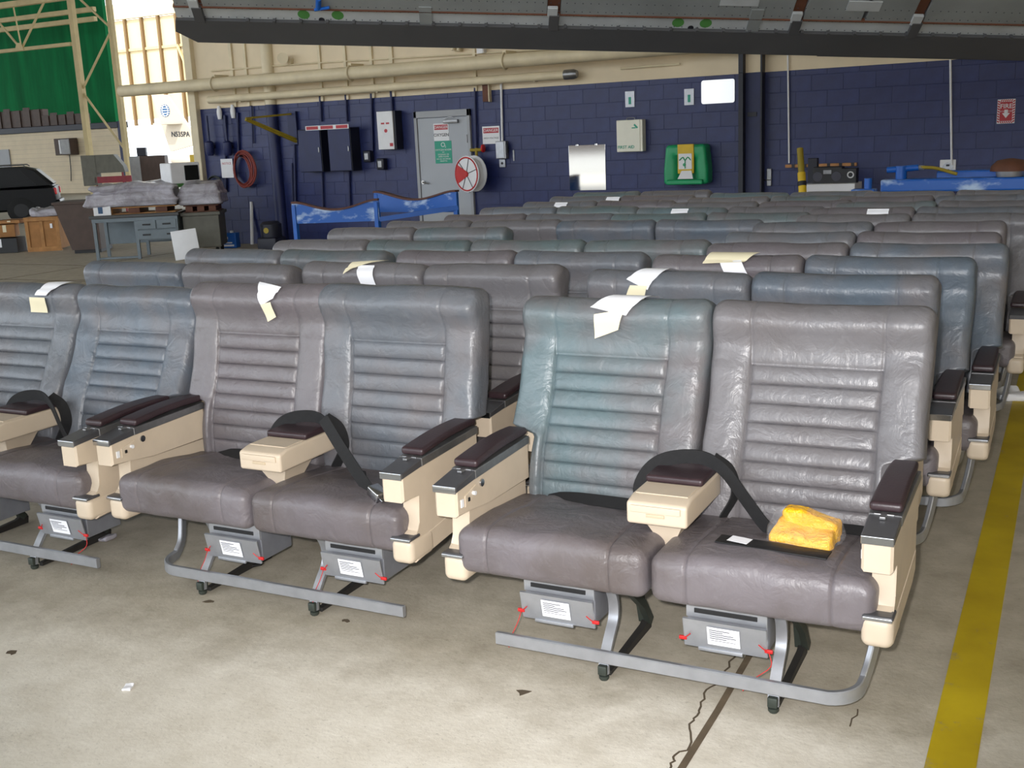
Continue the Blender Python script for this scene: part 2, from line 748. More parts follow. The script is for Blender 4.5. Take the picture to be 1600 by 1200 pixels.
crack([(1050, 1200), (1052, 1182), (1078, 1168), (1078, 1130), (1092, 1110), (1105, 1078), (1130, 1055), (1150, 1020)], 0.006)
crack([(1330, 1135), (1340, 1108)], 0.004)
crack([(0, 445), (60, 440), (140, 437)], 0.03)
for (x, y, s) in ((818, 1081, 0.022), (325, 940, 0.02), (20, 1020, 0.02), (540, 970, 0.014)):
    c = atZ(x, y)
    pts = [(c[0] + s * random.uniform(.4, 1.2) * math.cos(a * PI / 4) * 1.2, c[1] + s * random.uniform(.4, 1.2) * math.sin(a * PI / 4)) for a in range(8)]
    obj('chipped_spot', prism(pts, 2, 0.0, 0.0012), 'crack', floor)

roof = struct(obj('ceiling', box((-70, -10, 10.0), (10, 44, 10.3)), 'roof'), 'hangar roof deck')
struct(obj('wall_right', box((9.0, -10, 0), (9.3, YW, 10)), 'cream'), 'cream side wall')

# back wall: cream upper sheeting over blue concrete blocks
WX0, WX1 = -13.62, 9.0
ZB = 2.31
wall = struct(obj('wall_back', box((WX0, YW - 0.013, 0.0), (WX1, YW + 0.2, ZB)), 'bluewall'), 'blue painted concrete block wall')
upper = struct(obj('wall_upper', box((WX0, YW - 0.02, ZB), (WX1, YW + 0.2, 10.0)), 'cream'), 'cream upper wall above the blue blocks')
BL, BH = 0.4064, 0.2032
blk = mesh('block', box((0, 0, 0), (BL - 0.005, 0.03, BH - 0.005), 0.0025), M['bluewall'])
DOORX0, DOORX1 = -9.29, -8.30
cells = []
nrow = int(ZB / BH)
for r in range(nrow + 1):
    z0 = r * BH + 0.004
    h = min(BH, ZB - r * BH)
    off = BL / 2 if r % 2 else 0
    x = WX1 - BL - off
    while x > WX0 - 0.01:
        inside_door = (x + BL > DOORX0 and x < DOORX1 and z0 < 2.0)
        if not inside_door:
            cells.append((x, z0, h))
        x -= BL
vis = [c for c in cells if c[0] < 0.3 and c[0] + BL <= 0.8]
rest = [c for c in cells if c not in vis]
vis.sort(key=lambda c: (c[1] < 0.6 and c[0] > -7.6, -c[0]))
near, far = vis[:300], vis[300:] + rest
for (x, z0, h) in near:
    me = blk if h >= BH - 1e-6 else None
    if me is None:
        if 'cutblk' not in M:
            M['cutblk'] = mesh('block', box((0, 0, 0), (BL - 0.008, 0.03, h - 0.006), 0.0025), M['bluewall'])
        me = M['cutblk']
    obj('block', me, None, wall, (x, YW - 0.018, z0))
fv = join(*[box((x, YW - 0.018, z0), (min(x + BL - 0.005, WX1), YW + 0.012, z0 + h - 0.005), 0.0025) for (x, z0, h) in far])
s = obj('far_blocks', fv, 'bluewall', wall)
s['kind'] = 'stuff'
# left end post of the wall and steel columns against it
def wp(px, py, off=0.0):
    """point on (or standing off) the back wall under a pixel"""
    return atY(px, py, YW - 0.02 - off)


struct(obj('trim_1', box((WX0 - 0.16, YW - 0.12, 0), (WX0, YW + 0.2, 10), 0.01), 'creampipe'), 'cream post at the end of the blue wall')
for (px, w) in ((500, .05), (540, .05), (581, .05), (612, .07), (742, .05), (362, .06), (384, .05)):
    x = wp(px, 90)[0]
    obj('batten', box((x - w / 2, YW - 0.06, ZB), (x + w / 2, YW - 0.02, 9.9), 0.004), 'creampipe', upper)
x = wp(420, 100)[0]
obj('pilaster', lathe([(0.10, ZB), (0.10, 9.9)], 20), 'creampipe', upper, (x, YW - 0.05, 0))
obj('pilaster', lathe([(0.10, 0.0), (0.10, ZB)], 20), 'navy', wall, (x, YW - 0.05, 0))
for (p0, p1, r) in (((330, 111), (470, 100), .014), ((470, 100), (980, 70), .012)):
    obj('conduit_run', cyl(wp(*p0, .03), wp(*p1, .03), r, 8), 'creampipe', upper)
p = wp(1000, 105)
q = wp(1060, 100)
obj('tube_run', cyl(wp(970, 107, .03), wp(1062, 100, .03), .018, 8), 'creampipe', upper)

# steel H-column in front of the wall
xc = wp(1181, 180)[0]
c = empty('trim_2', (xc, YW - 0.16, 0))
struct(c, 'navy steel column standing against the block wall')
for (z0, z1, mf, md) in ((0.0, ZB, 'navy', 'navy_dark'), (ZB, 9.9, 'cream', 'navy_dark')):
    obj('web', box((-0.105, 0.0, z0), (0.10, 0.02, z1), 0.002), mf, c)
    obj('flange', box((-0.17, -0.12, z0), (-0.105, 0.13, z1), 0.004), md, c)
    obj('flange', box((0.10, -0.03, z0), (0.125, 0.13, z1), 0.004), md, c)
obj('bracket', box((-0.075, -0.012, 1.74), (0.05, 0.0, 1.80), 0.002), 'navy_dark', c)

# ------------------------------------------------------------------ airline double seats
HB = 0.70     # length of a backrest
BT = 0.115    # its thickness


def front_bulge(x, z):
    """how far the padded front stands forward of the flat slab (positive = towards the sitter)"""
    head = 0.042 * np.exp(-((z - 0.632) / 0.055) ** 2)
    lumb = 0.030 * np.exp(-((z - 0.16) / 0.17) ** 2)
    bol = 0.016 * np.clip((np.abs(x) - 0.19) / 0.05, 0, 1) * np.clip((0.56 - z) / 0.08, 0, 1)
    return head + lumb + bol


def backrest_geo(seed):
    ex = (tuple(s_ * (0.195 + d) for s_ in (-1, 1) for d in (-.009, -.0045, 0, .0045, .009)), (), tuple(0.02 + kk * 0.06 + d for kk in range(1, 9) for d in (-.006, -.003, 0, .003, .006)))
    V, F = rbox((-0.330, 0, 0), (0.330, BT, HB), 0.040, (26, 2, 60), 4, ex)
    V0 = V.copy()
    x, y, z = V[:, 0].copy(), V[:, 1].copy(), V[:, 2].copy()
    wf = np.clip((BT * 0.62 - y) / (BT * 0.5), 0, 1)
    wf = wf * wf * (3 - 2 * wf)
    b = front_bulge(x, z)
    # quilted rolls
    z0, z1, n = 0.02, 0.50, 8
    inside = (np.abs(x) < 0.197) & (z > z0) & (z < z1)
    ph = (z - z0) / ((z1 - z0) / n)
    roll = np.abs(np.sin(PI * ph)) ** 0.40
    edge = np.clip((0.197 - np.abs(x)) / 0.02, 0, 1) ** 0.5
    b = b + np.where(inside, -0.006 + 0.010 * roll * edge - 0.003 * np.exp(-((ph - np.round(ph)) * 0.06 / 0.0035) ** 2), 0)
    # stitched seams
    b -= 0.0055 * np.exp(-((np.abs(x) - 0.197) / 0.005) ** 2)
    b -= 0.004 * np.exp(-((z - 0.502) / 0.006) ** 2) * (np.abs(x) < 0.2)
    # wrinkles
    P = np.stack([x * 1.0, z * 0.55 + x * 0.5, x * 0 + seed], 1)
    wr = vnoise(P, 34, seed) * 0.5 + vnoise(P, 15, seed + 3) * 0.7
    amp = 0.0022 + 0.004 * (np.abs(x) > 0.19) * np.exp(-((z - 0.27) / 0.16) ** 2)
    b = b + wr * amp * (0.35 + 0.65 * (z < 0.52))
    # vertical crinkles in the head roll
    P2 = np.stack([x * 5, z * 0.7, x * 0], 1)
    b = b + 0.0013 * vnoise(P2, 12, seed + 9) * (z > 0.52)
    V[:, 1] -= wf * b
    # slight waist, and the cut-out for the armrest on the outer (+x) side
    V[:, 0] *= 1 - 0.018 * np.exp(-((z - 0.36) / 0.12) ** 2)
    cut = np.clip((0.255 - z) / 0.035, 0, 1)
    cut = cut * cut * (3 - 2 * cut)
    outer = np.clip((x - 0.20) / 0.11, 0, 1)
    V[:, 0] -= 0.088 * cut * outer
    inner = np.clip((-x - 0.20) / 0.11, 0, 1)
    V[:, 0] += 0.012 * inner * np.clip((0.25 - z) / 0.1, 0, 1)
    V[:, 2] += 0.006 * vnoise(np.stack([x, y * 0, z * 0], 1), 7, seed + 5) * (z > 0.6)
    thin = np.clip((0.36 - z) / 0.24, 0, 1)
    V[:, 1] -= thin * np.clip(y / BT, 0, 1) * 0.075
    pan, rest_ = [], []
    for q in F:
        m_ = V0[q].mean(axis=0)
        (pan if (abs(m_[0]) < 0.197 and z0 + 0.002 < m_[2] < z1 and m_[1] < 0.01) else rest_).append(q)
    return V, pan, rest_


def sub(V, F):
    ids = sorted({i for q in F for i in q})
    mp = {a: b for b, a in enumerate(ids)}
    return V[ids], [[mp[i] for i in q] for q in F]


def cushion_geo(seed):
    ex = (tuple(s_ * (0.195 + d) for s_ in (-1, 1) for d in (-.008, -.004, 0, .004, .008)), (), ())
    V, F = rbox((-0.303, 0.03, 0.335), (0.303, 0.49, 0.475), 0.034, (26, 26, 6), 4, ex)
    x, y, z = V[:, 0].copy(), V[:, 1].copy(), V[:, 2].copy()
    top = np.clip((z - 0.41) / 0.06, 0, 1)
    frt = np.clip((0.10 - y) / 0.06, 0, 1)
    cr = (1 - (x / 0.3) ** 2)
    V[:, 2] += top * (0.022 * cr * np.exp(-((y - 0.13) / 0.16) ** 2) - 0.020 * np.clip((y - 0.25) / 0.24, 0, 1))
    V[:, 1] -= frt * 0.018 * cr * np.exp(-((z - 0.42) / 0.06) ** 2)
    seam = np.exp(-((np.abs(x) - 0.195) / 0.0045) ** 2)
    V[:, 2] -= top * 0.005 * seam
    V[:, 1] += frt * 0.005 * seam
    cross = np.exp(-((y - 0.33 - 0.06 * cr) / 0.006) ** 2) + np.exp(-((y - 0.37 - 0.06 * cr) / 0.006) ** 2)
    V[:, 2] -= top * 0.003 * cross * (np.abs(x) < 0.19)
    P = np.stack([x, y * 0.5 + x * 0.25, z * 0.4], 1)
    w = vnoise(P, 26, seed) * 0.0026 + vnoise(P, 11, seed + 2) * 0.004
    V[:, 2] += top * w
    V[:, 1] += frt * w
    return V, F


def backs(seed):
    V, pan, rest_ = backrest_geo(seed)
    return sub(V, rest_), sub(V, pan)


NVAR = 3
MB = {}
for sd in range(NVAR):
    a, b = backs(sd * 7 + 1)
    for side in (1, -1):
        MB['back', sd, side] = mesh('backrest', a if side > 0 else mirx(a), M['leather'], True, 60)
        MB['panel', sd, side] = mesh('quilted_panel', b if side > 0 else mirx(b), M['leather'], True, 60)
    MB['cush', sd] = mesh('seat_cushion', cushion_geo(sd * 5 + 2), M['cushion'], True, 60)
MB['shell'] = mesh('back_shell', rbox((-0.27, BT - 0.004, 0.37), (0.27, BT + 0.022, HB - 0.07), 0.012, (3, 1, 3), 2), M['beige_dark'])

# armrest on the +x side (mirrored for the other)
AX0, AX1 = 0.578, 0.655


def two(name, vf, mat, ang=40):
    MB[name, 1] = mesh(name, vf, M[mat], True, ang)
    MB[name, -1] = mesh(name, mirx(vf), M[mat], True, ang)


def bev_prism(poly, x0, x1, b=0.006):
    """YZ polygon extruded across x with eased long edges"""
    P = np.array(poly, float)
    c = P.mean(axis=0)
    n = len(P)
    ins = []
    for i in range(n):
        a, m_, d = P[i - 1], P[i], P[(i + 1) % n]
        e1 = (a - m_) / np.linalg.norm(a - m_)
        e2 = (d - m_) / np.linalg.norm(d - m_)
        ins.append(m_ + (e1 + e2) * b * 0.9 if abs(e1[0] * e2[1] - e1[1] * e2[0]) > 0.2 else m_ + (c - m_) / np.linalg.norm(c - m_) * b * 0.5)
    ins = np.array(ins)
    rings = [(x0, ins), (x0 + b, P), (x1 - b, P), (x1, ins)]
    V, F = [], []
    for (xx, R_) in rings:
        V += [(xx, q[0], q[1]) for q in R_]
    for k in range(3):
        for i in range(n):
            j = (i + 1) % n
            F.append([k * n + i, k * n + j, (k + 1) * n + j, (k + 1) * n + i])
    F.append(list(range(n))[::-1])
    F.append([3 * n + i for i in range(n)])
    return np.array(V), F


two('arm_body', bev_prism([(0.0, 0.523), (0.0, 0.606), (0.12, 0.622), (0.49, 0.632), (0.49, 0.50), (0.20, 0.505), (0.095, 0.519)], AX0, AX1, .007), 'beige')
two('side_panel', bev_prism([(0.092, 0.535), (0.092, 0.43), (0.08, 0.405), (0.05, 0.395), (0.05, 0.35), (0.49, 0.385), (0.49, 0.515), (0.2, 0.515)], AX0 + 0.014, AX1 - 0.003, .006), 'beige')
two('arm_foot', rbox((AX0 - 0.002, 0.025, 0.306), (AX1 + 0.002, 0.17, 0.39), 0.022, (1, 1, 1), 3), 'beige')
two('lower_shell', bev_prism([(0.06, 0.305), (0.06, 0.378), (0.48, 0.42), (0.48, 0.355), (0.42, 0.34)], AX0 + 0.012, AX1 - 0.001, .006), 'beige')
two('foot_cap', rbox((AX0 + 0.002, 0.022, 0.386), (AX1 + 0.002, 0.085, 0.398), 0.006, (1, 1, 1), 2), 'lid')
two('foot_trim', box((AX0 + 0.004, 0.019, 0.384), (AX1, 0.0235, 0.394), 0.002), 'chrome')
two('arm_lid', bev_prism([(-0.004, 0.600), (-0.004, 0.620), (0.13, 0.638), (0.13, 0.61)], AX0 - 0.002, AX1 + 0.002, .003), 'lid')
two('lid_trim', box((AX0 - 0.001, -0.0075, 0.598), (AX1 + 0.001, -0.003, 0.620), 0.002), 'chrome')
two('latch', join(box((AX0 + .028, .085, .633), (AX0 + .044, .14, .641), .002), box((AX0 + .01, .112, .634), (AX0 + .062, .124, .640), .002)), 'steel')
two('side_strip', bev_prism([(0.115, 0.610), (0.115, 0.638), (0.49, 0.648), (0.49, 0.622)], AX0 - 0.0035, AX1 + 0.0035, .002), 'steel')
pv, pf = rbox((AX0 - 0.004, 0.125, 0.636), (AX1 + 0.003, 0.495, 0.662), 0.011, (2, 12, 1), 3)
tt = (pv[:, 1] - 0.125) / 0.37
pv[:, 0] = (AX0 + AX1) / 2 + (pv[:, 0] - (AX0 + AX1) / 2) * (1 - 0.10 * tt - 0.35 * np.clip(tt - 0.8, 0, 1))
pv[:, 2] += 0.016 * np.sin(np.clip(tt, 0, 1) * PI * 0.75) + 0.003
two('arm_pad', (pv, pf), 'vinyl')
two('side_button', lathe([(0.012, -0.002), (0.012, 0.003), (0.007, 0.006)], 14, 0), 'chrome')
two('control_panel', bev_prism([(0.045, 0.543), (0.045, 0.578), (0.115, 0.594), (0.115, 0.565)], AX0 - 0.004, AX0, .001), 'beige')
two('jack', box((AX0 - 0.007, 0.06, 0.556), (AX0 - 0.003, 0.07, 0.568), .001), 'black')
two('knob', xf(lathe([(0.007, -0.012), (0.006, 0.0)], 10, 0), loc=(AX0 - .002, .092, .574)), 'white')
two('seat_tag', box((AX0 - 0.0035, 0.022, 0.548), (AX0, 0.036, 0.572)), 'white')
# centre console
cv, cf = rbox((-0.090, 0.115, 0.545), (0.090, 0.45, 0.622), 0.010, (2, 8, 2), 3)
cv[:, 2] -= 0.012 * np.clip((0.16 - cv[:, 1]) / 0.045, 0, 1) * (cv[:, 2] > .58)
MB['con_body'] = mesh('console_body', (cv, cf), M['beige'])
MB['con_lid'] = mesh('console_lid', bev_prism([(0.165, 0.618), (0.165, 0.6245), (0.262, 0.6245), (0.262, 0.618)], -0.078, 0.078, .001), M['beige'])
MB['con_door'] = mesh('console_door', rbox((-0.076, 0.110, 0.583), (0.072, 0.120, 0.603), 0.002, (1, 1, 1), 2), M['beige'])
MB['con_slot'] = mesh('console_slot', rbox((-0.03, 0.1115, 0.570), (0.025, 0.118, 0.580), 0.002, (1, 1, 1), 1), M['beige_dark'])
pv, pf = rbox((-0.086, 0.265, 0.622), (0.090, 0.46, 0.646), 0.010, (2, 4, 1), 3)
MB['con_pad'] = mesh('console_pad', (pv, pf), M['vinyl'])
stv = [(sx * w * .5, .255 + sy * d_, z) for (w, d_, z) in ((.13, .085, .55), (.11, .075, .53), (.05, .05, .47), (.022, .045, .36)) for sx, sy in ((-1, -1), (1, -1), (1, 1), (-1, 1))]
stf = [[4 * k + a, 4 * k + (a + 1) % 4, 4 * k + 4 + (a + 1) % 4, 4 * k + 4 + a] for k in range(3) for a in range(4)] + [[3, 2, 1, 0], [12, 13, 14, 15]]
MB['con_stem'] = mesh('console_stem', (np.array(stv), stf), M['beige'])
# frame under the seat
MB['tube'] = mesh('cross_tube', cyl((-0.60, 0, 0), (0.60, 0, 0), 0.019, 12), M['alu'])
legp = smooth([(0, .16, .02), (0, .168, .06), (0, .208, .115), (0, .25, .165), (0, .25, .225), (0, .215, .29), (0, .20, .345)], 5)
MB['leg'] = mesh('front_leg', sweep(legp, rectp(0.032, 0.012), (0, -1, 0.2)), M['alu'])
MB['stud'] = mesh('floor_stud', join(lathe([(.012, 0), (.016, .006), (.016, .014), (.009, .016), (.009, .028)], 12), box((-.014, -.018, .02), (.014, .018, .05), .003)), M['greenmetal'])
MB['rail'] = mesh('floor_rail', bev_prism([(0.19, 0.0), (0.19, 0.016), (0.50, 0.030), (0.545, 0.05), (0.56, 0.03), (0.555, 0.0)], -0.011, 0.011, .002), M['rail'])
MB['strutA'] = mesh('strut', sweep([(0, .535, .035), (0, .47, .12), (0, .235, .315)], rectp(.02, .028), (0, 0, 1)), M['greenmetal'])
MB['strutB'] = mesh('strut', sweep([(0, .54, .035), (0, .50, .16), (0, .47, .33)], rectp(.02, .034), (0, -1, 0)), M['greenmetal'])


def bar_path(s):
    P = [(-0.54, .135, .088)] + [(-0.3, .135, .088), (0.1, .135, .088), (0.48, .135, .088)]
    P += [(0.48 + .075 * math.sin(a), .135 + .075 * (1 - math.cos(a)), .088 + .012 * (a / 1.57)) for a in np.linspace(.25, 1.5, 6)]
    P += smooth([(.557, .235, .104), (.565, .275, .14), (.575, .30, .20), (.582, .315, .27), (.585, .32, .33)], 4)
    return [(s * p[0], p[1], p[2]) for p in P]


for s in (1, -1):
    MB['bar', s] = mesh('baggage_bar', sweep(bar_path(s), [(-.006, -.02), (.006, -.02), (.009, -.017), (.009, .017), (.006, .02), (-.006, .02), (-.009, .017), (-.009, -.017)], (0, 0, 1)), M['alu'], True, 25)
# life-vest box (origin at the middle of its front)
MB['vb_body'] = mesh('vest_box', join(box((-.118, .0, .15), (.118, .17, .335), .003)), M['sheet'])
MB['vb_plate'] = mesh('upper_plate', box((-.120, -.006, .232), (.118, .001, .318), .002), M['alu'])
MB['vb_flap'] = mesh('flap', join(bev_prism([(-.014, .145), (-.032, .236), (-.024, .238), (-.006, .145)], -.124, .122, .002), box((-.08, -.018, .137), (.05, -.010, .147), .001)), M['alu'])
MB['vb_slot'] = mesh('slot', box((-.095, -.009, .248), (.09, -.004, .262), .001), M['black'])
MB['vb_label'] = mesh('label_card', (np.array([(-.05, -.0215, .163), (.045, -.0215, .163), (.045, -.0335, .222), (-.05, -.0335, .222)]), [[0, 1, 2, 3]]), M['paper'])
MB['vb_print'] = mesh('print_line', join(*[(np.array([(-.043, -.0225 - .012 * k / 6, .170 + .007 * k), (-.043 + w, -.0225 - .012 * k / 6, .170 + .007 * k), (-.043 + w, -.0228 - .012 * k / 6, .1725 + .007 * k), (-.043, -.0228 - .012 * k / 6, .1725 + .007 * k)]), [[0, 1, 2, 3]]) for k, w in enumerate((.06, .075, .05, .078, .07, .04, .06))]), M['ink'])
for s in (1, -1):
    MB['vb_seal', s] = mesh('red_seal', join(box((s * .126 - .012, -.022, .163), (s * .126 + .012, -.014, .175), .003), sweep(smooth([(s * .10, -.030, .19), (s * .115, -.024, .175), (s * .126, -.018, .168)], 3), circ(.0018, 5))), M['red'])
    MB['vb_cord', s] = mesh('red_cord', sweep(smooth([(s * .126, -.018, .166), (s * .135, -.03, .13), (s * .12 - .03, -.045, .09), (s * .11 - .05, -.05, .05)], 4), circ(.0014, 5)), M['red'])
# belts
def belt_mesh(name, pts, w=0.046, up=(0, 0, 1)):
    return mesh(name, sweep(smooth(pts, 6), rectp(w, 0.004), up), M['strap'])


MB['belt_arc'] = belt_mesh('seat_belt', [(-.112, .37, .49), (-.135, .355, .55), (-.10, .36, .62), (-.04, .37, .655), (.05, .38, .662), (.125, .36, .635), (.20, .33, .56), (.265, .31, .493), (.31, .30, .484)], .046, (0, -1, .6))
MB['belt_drop'] = belt_mesh('seat_belt', [(.085, .395, .66), (.13, .41, .62), (.145, .41, .55), (.11, .40, .475)], .046, (1, 0, 0))
MB['belt_flat'] = belt_mesh('seat_belt', [(-.50, .455, .452), (-.40, .43, .470), (-.28, .41, .478), (-.17, .40, .480)], .05, (0, -.5, 1))
MB['belt_back'] = belt_mesh('seat_belt', [(.58, .40, .47), (.52, .41, .478), (.44, .42, .475), (.36, .43, .472)], .04, (0, -.4, 1))
MB['buckle'] = mesh('buckle', join(rbox((-.028, -.022, -.009), (.03, .022, .009), .005, (1, 1, 1), 2), box((.03, -.014, -.004), (.045, .014, .004), .002)), M['chrome'])
MB['rivets'] = None
MB['cable'] = mesh('cable', sweep(smooth([(.02, .22, .335), (.03, .17, .30), (.035, .17, .24), (.075, .19, .19), (.11, .22, .17)], 6), circ(.004, 6)), M['black'])


def tint(kind):
    base = {'grey': (106, 104, 107), 'mauve': (104, 98, 102), 'blue': (93, 103, 114), 'teal': (91, 107, 112), 'slate': (97, 102, 109), 'green': (93, 107, 109)}[kind]
    j = random.uniform(-5, 5)
    return tuple(lin(b + j) for b in base)


def seat_unit(label, X, Y0, typ, rec, tints, cush=('mauve', 'mauve'), level=2, rz=0.0, belts=True, flatbelt=True):
    """typ +1: baggage bar turns up on the +x side; -1: on the -x side"""
    root = empty('double_airline_seat', (X, Y0, 0), rz)
    tag(root, label, 'airline seat', 'double seats set out in rows')
    mk = lambda n, key, loc=(0, 0, 0), rot=(0, 0, 0), par=root: obj(n, MB[key], None, par, loc, rot)
    for k, s in ((0, -1), (1, 1)):
        sd = random.randrange(NVAR)
        seedv = tuple(random.uniform(0, 9) for _ in range(3))
        bk = mk('backrest', ('back', sd, s), (s * 0.332, 0.475, 0.425), (-math.radians(rec[k]), 0, 0))
        bk['tint'] = tint(tints[k])
        bk['seed'] = seedv
        qp = mk('quilted_panel', ('panel', sd, s), par=bk)
        qp['tint'] = bk['tint']
        qp['seed'] = seedv
        if level > 0:
            mk('back_shell', 'shell', par=bk)
        cu = mk('seat_cushion', ('cush', random.randrange(NVAR)), (s * 0.308, 0, 0))
        cu['tint'] = tint(cush[k])
        cu['seed'] = tuple(random.uniform(0, 9) for _ in range(3))
        # armrest on this side
        ar = mk('armrest', ('arm_body', s))
        mk('side_panel', ('side_panel', s), par=ar)
        mk('arm_pad', ('arm_pad', s), par=ar)
        mk('arm_lid', ('arm_lid', s), par=ar)
        mk('arm_foot', ('arm_foot', s), par=ar)
        if level > 0:
            for nm in ('lid_trim', 'side_strip', 'foot_cap', 'foot_trim', 'lower_shell'):
                mk(nm, (nm, s), par=ar)
        if level > 1:
            for nm in ('latch', 'control_panel', 'jack', 'knob', 'seat_tag'):
                mk(nm, (nm, s), par=ar)
            mk('side_button', ('side_button', s), (s * (AX0 - 0.004), 0.152, 0.588), (0, PI if s > 0 else 0, 0), ar)
    co = mk('centre_console', 'con_body', (0, 0, -0.016))
    mk('console_pad', 'con_pad', par=co)
    mk('console_stem', 'con_stem', par=co)
    if level > 1:
        for nm in ('con_lid', 'con_door', 'con_slot'):
            mk(MB[nm].name.split('.')[0], nm, par=co)
    sh = 0.0 if typ > 0 else -0.045
    mk('cross_tube', 'tube', (0, 0.19, 0.325))
    mk('cross_tube', 'tube', (0, 0.45, 0.335))
    mk('baggage_bar', ('bar', typ))
    for lx in (-0.19, 0.325):
        x = typ * lx + sh
        lg = mk('front_leg', 'leg', (x, 0, 0))
        mk('floor_rail', 'rail', (x, 0, 0))
        mk('strut', 'strutA', (x + 0.012, 0, 0))
        mk('strut', 'strutB', (x - 0.012, 0, 0))
        mk('floor_stud', 'stud', (0, .16, 0), par=lg)
    if level > 0:
        for bx in (-0.35, 0.178):
            x = typ * bx + sh
            vb = mk('vest_box', 'vb_body', (x, .205, 0))
            mk('flap', 'vb_flap', par=vb)
            mk('upper_plate', 'vb_plate', par=vb)
            mk('slot', 'vb_slot', par=vb)
            mk('label_card', 'vb_label', par=vb)
            if level > 1:
                mk('print_line', 'vb_print', par=vb)
                for s in (1, -1):
                    mk('red_seal', ('vb_seal', s), par=vb)
                mk('red_cord', ('vb_cord', random.choice((1, -1))), par=vb)
    if belts and level > 0:
        mk('seat_belt', 'belt_arc')
        if level > 1:
            mk('seat_belt', 'belt_drop')
        b = mk('seat_belt', 'belt_back')
    if flatbelt and level > 1:
        b = mk('seat_belt', 'belt_flat')
        mk('buckle', 'buckle', (-.145, .395, .482), (0, .1, .1), b)
    return root


SEATS = {}


def S(name, X, Yt, typ, tints, label, level=1, rec=(18, 18), y0=None, **kw):
    Y0 = y0 if y0 is not None else Yt - 0.66
    SEATS[name] = (seat_unit(label, X, Y0, typ, rec, tints, level=level, **kw), X, Y0, rec)


cR, cM, cL = 'column beside the yellow floor line', 'middle column', 'column away from the yellow floor line'
S('A', -1.005, 0, 1, ('teal', 'grey'), 'grey double airline seat holding a yellow pouch', 2, (17.5, 17.5), 2.69)
S('B', -2.465, 0, -1, ('mauve', 'slate'), 'front-row grey double airline seat between two other pairs, open buckle on it', 2, (10, 5), 2.75)
S('C', -3.82, 0, -1, ('slate', 'blue'), 'front-row bluish double airline seat at the row end away from the yellow line', 2, (20, 20), 2.70)
S('D', -3.90, 4.10, -1, ('blue', 'grey'), 'second-row double airline seat in the ' + cL, 1)
S('E', -2.56, 4.18, -1, ('grey', 'grey'), 'second-row double airline seat in the ' + cM + ' with paper tag', 1, (17, 17))
S('F', -1.07, 4.06, 1, ('slate', 'blue'), 'second-row double airline seat in the ' + cR, 1)
S('G', -3.77, 4.70, -1, ('slate', 'teal'), 'third-row double airline seat in the ' + cL, 1)
S('H', -2.39, 4.72, -1, ('mauve', 'slate'), 'third-row double airline seat in the ' + cM, 1)
S('I', -0.995, 4.62, 1, ('mauve', 'blue'), 'third-row double airline seat in the ' + cR + ' with paper tag', 1)
S('J', -3.57, 5.22, -1, ('grey', 'green'), 'fourth-row double airline seat in the ' + cL, 1)
S('K', -2.25, 5.24, -1, ('green', 'green'), 'fourth-row double airline seat in the ' + cM, 1)
S('L', -0.905, 5.13, 1, ('mauve', 'blue'), 'fourth-row double airline seat in the ' + cR, 1)
S('N', -0.965, 5.66, 1, ('slate', 'mauve'), 'fifth-row double airline seat in the ' + cR, 1)
S('P', -3.74, 6.00, -1, ('grey', 'teal'), 'fifth-row grey and teal double airline seat in the ' + cL, 0)
S('O', -0.975, 6.24, 1, ('slate', 'mauve'), 'sixth-row double airline seat in the ' + cR, 0)
S('Q', -3.62, 6.52, -1, ('grey', 'grey'), 'sixth-row double airline seat in the ' + cL, 0)
S('M', -2.295, 6.46, -1, ('blue', 'blue'), 'blue-grey double airline seat behind the gap in the ' + cM, 0)
rear = [('S', 'fifth', (-3.46, 7.04), (-2.13, 6.98), (-0.85, 6.78)), ('T', 'fourth', (-3.54, 7.74), (-2.14, 7.50), (-0.89, 7.30)),
        ('V', 'third', (-3.46, 8.35), (-2.06, 8.02), (-0.82, 7.82)), ('W', 'second', (-3.50, 8.97), (-2.11, 8.56), (-0.90, 8.40)),
        ('X', 'last', (-3.55, 9.60), (-2.08, 9.08), (-0.81, 8.92))]
TN = ['grey', 'slate', 'green', 'teal', 'slate', 'mauve']
for i, (nm, word, l, m_, r_) in enumerate(rear):
    w = 'last' if word == 'last' else word + '-from-last'
    for tagc, colname, (x, y) in (('L', cL, l), ('M', cM, m_), ('R', cR, r_)):
        S(nm + tagc, x, y, 1 if tagc == 'R' else -1, (random.choice(TN), random.choice(TN)), w + ' row double airline seat in the ' + colname, 0)

# ------------------------------------------------------------------ paper tags, pouch and loose things on the seats
def seat_pt(name, side, x, s, out=0.003):
    """point on a backrest: x across from the unit centre, s along the profile (metres from the hinge; > HB runs over the top)"""
    root, X, Y0, rec = SEATS[name]
    th = math.radians(rec[0 if side < 0 else 1])
    cx = side * 0.332
    r = 0.04
    straight = HB - r
    if s <= straight:
        y, z = 0.0 - float(front_bulge(np.array([x - cx]), np.array([s]))[0]), s
        n = (-1.0, 0.0)
    else:
        a = (s - straight) / 0.060
        fb = float(front_bulge(np.array([x - cx]), np.array([HB - 0.03]))[0])
        a2 = min(a, 1.45)
        ry = 0.04 + fb * 0.45
        y = 0.04 - ry * math.cos(a2) - fb * 0.5 * max(0, 1 - a2 / 1.4)
        z = straight + r * math.sin(a2)
        if a > 1.45:
            y += (a - 1.45) * 0.06
        n = (-math.cos(a2), math.sin(a2))
    y += n[0] * out
    z += n[1] * out
    yy = y * math.cos(th) + z * math.sin(th)
    zz = -y * math.sin(th) + z * math.cos(th)
    return np.array([X + x, Y0 + 0.475 + yy, 0.425 + zz])


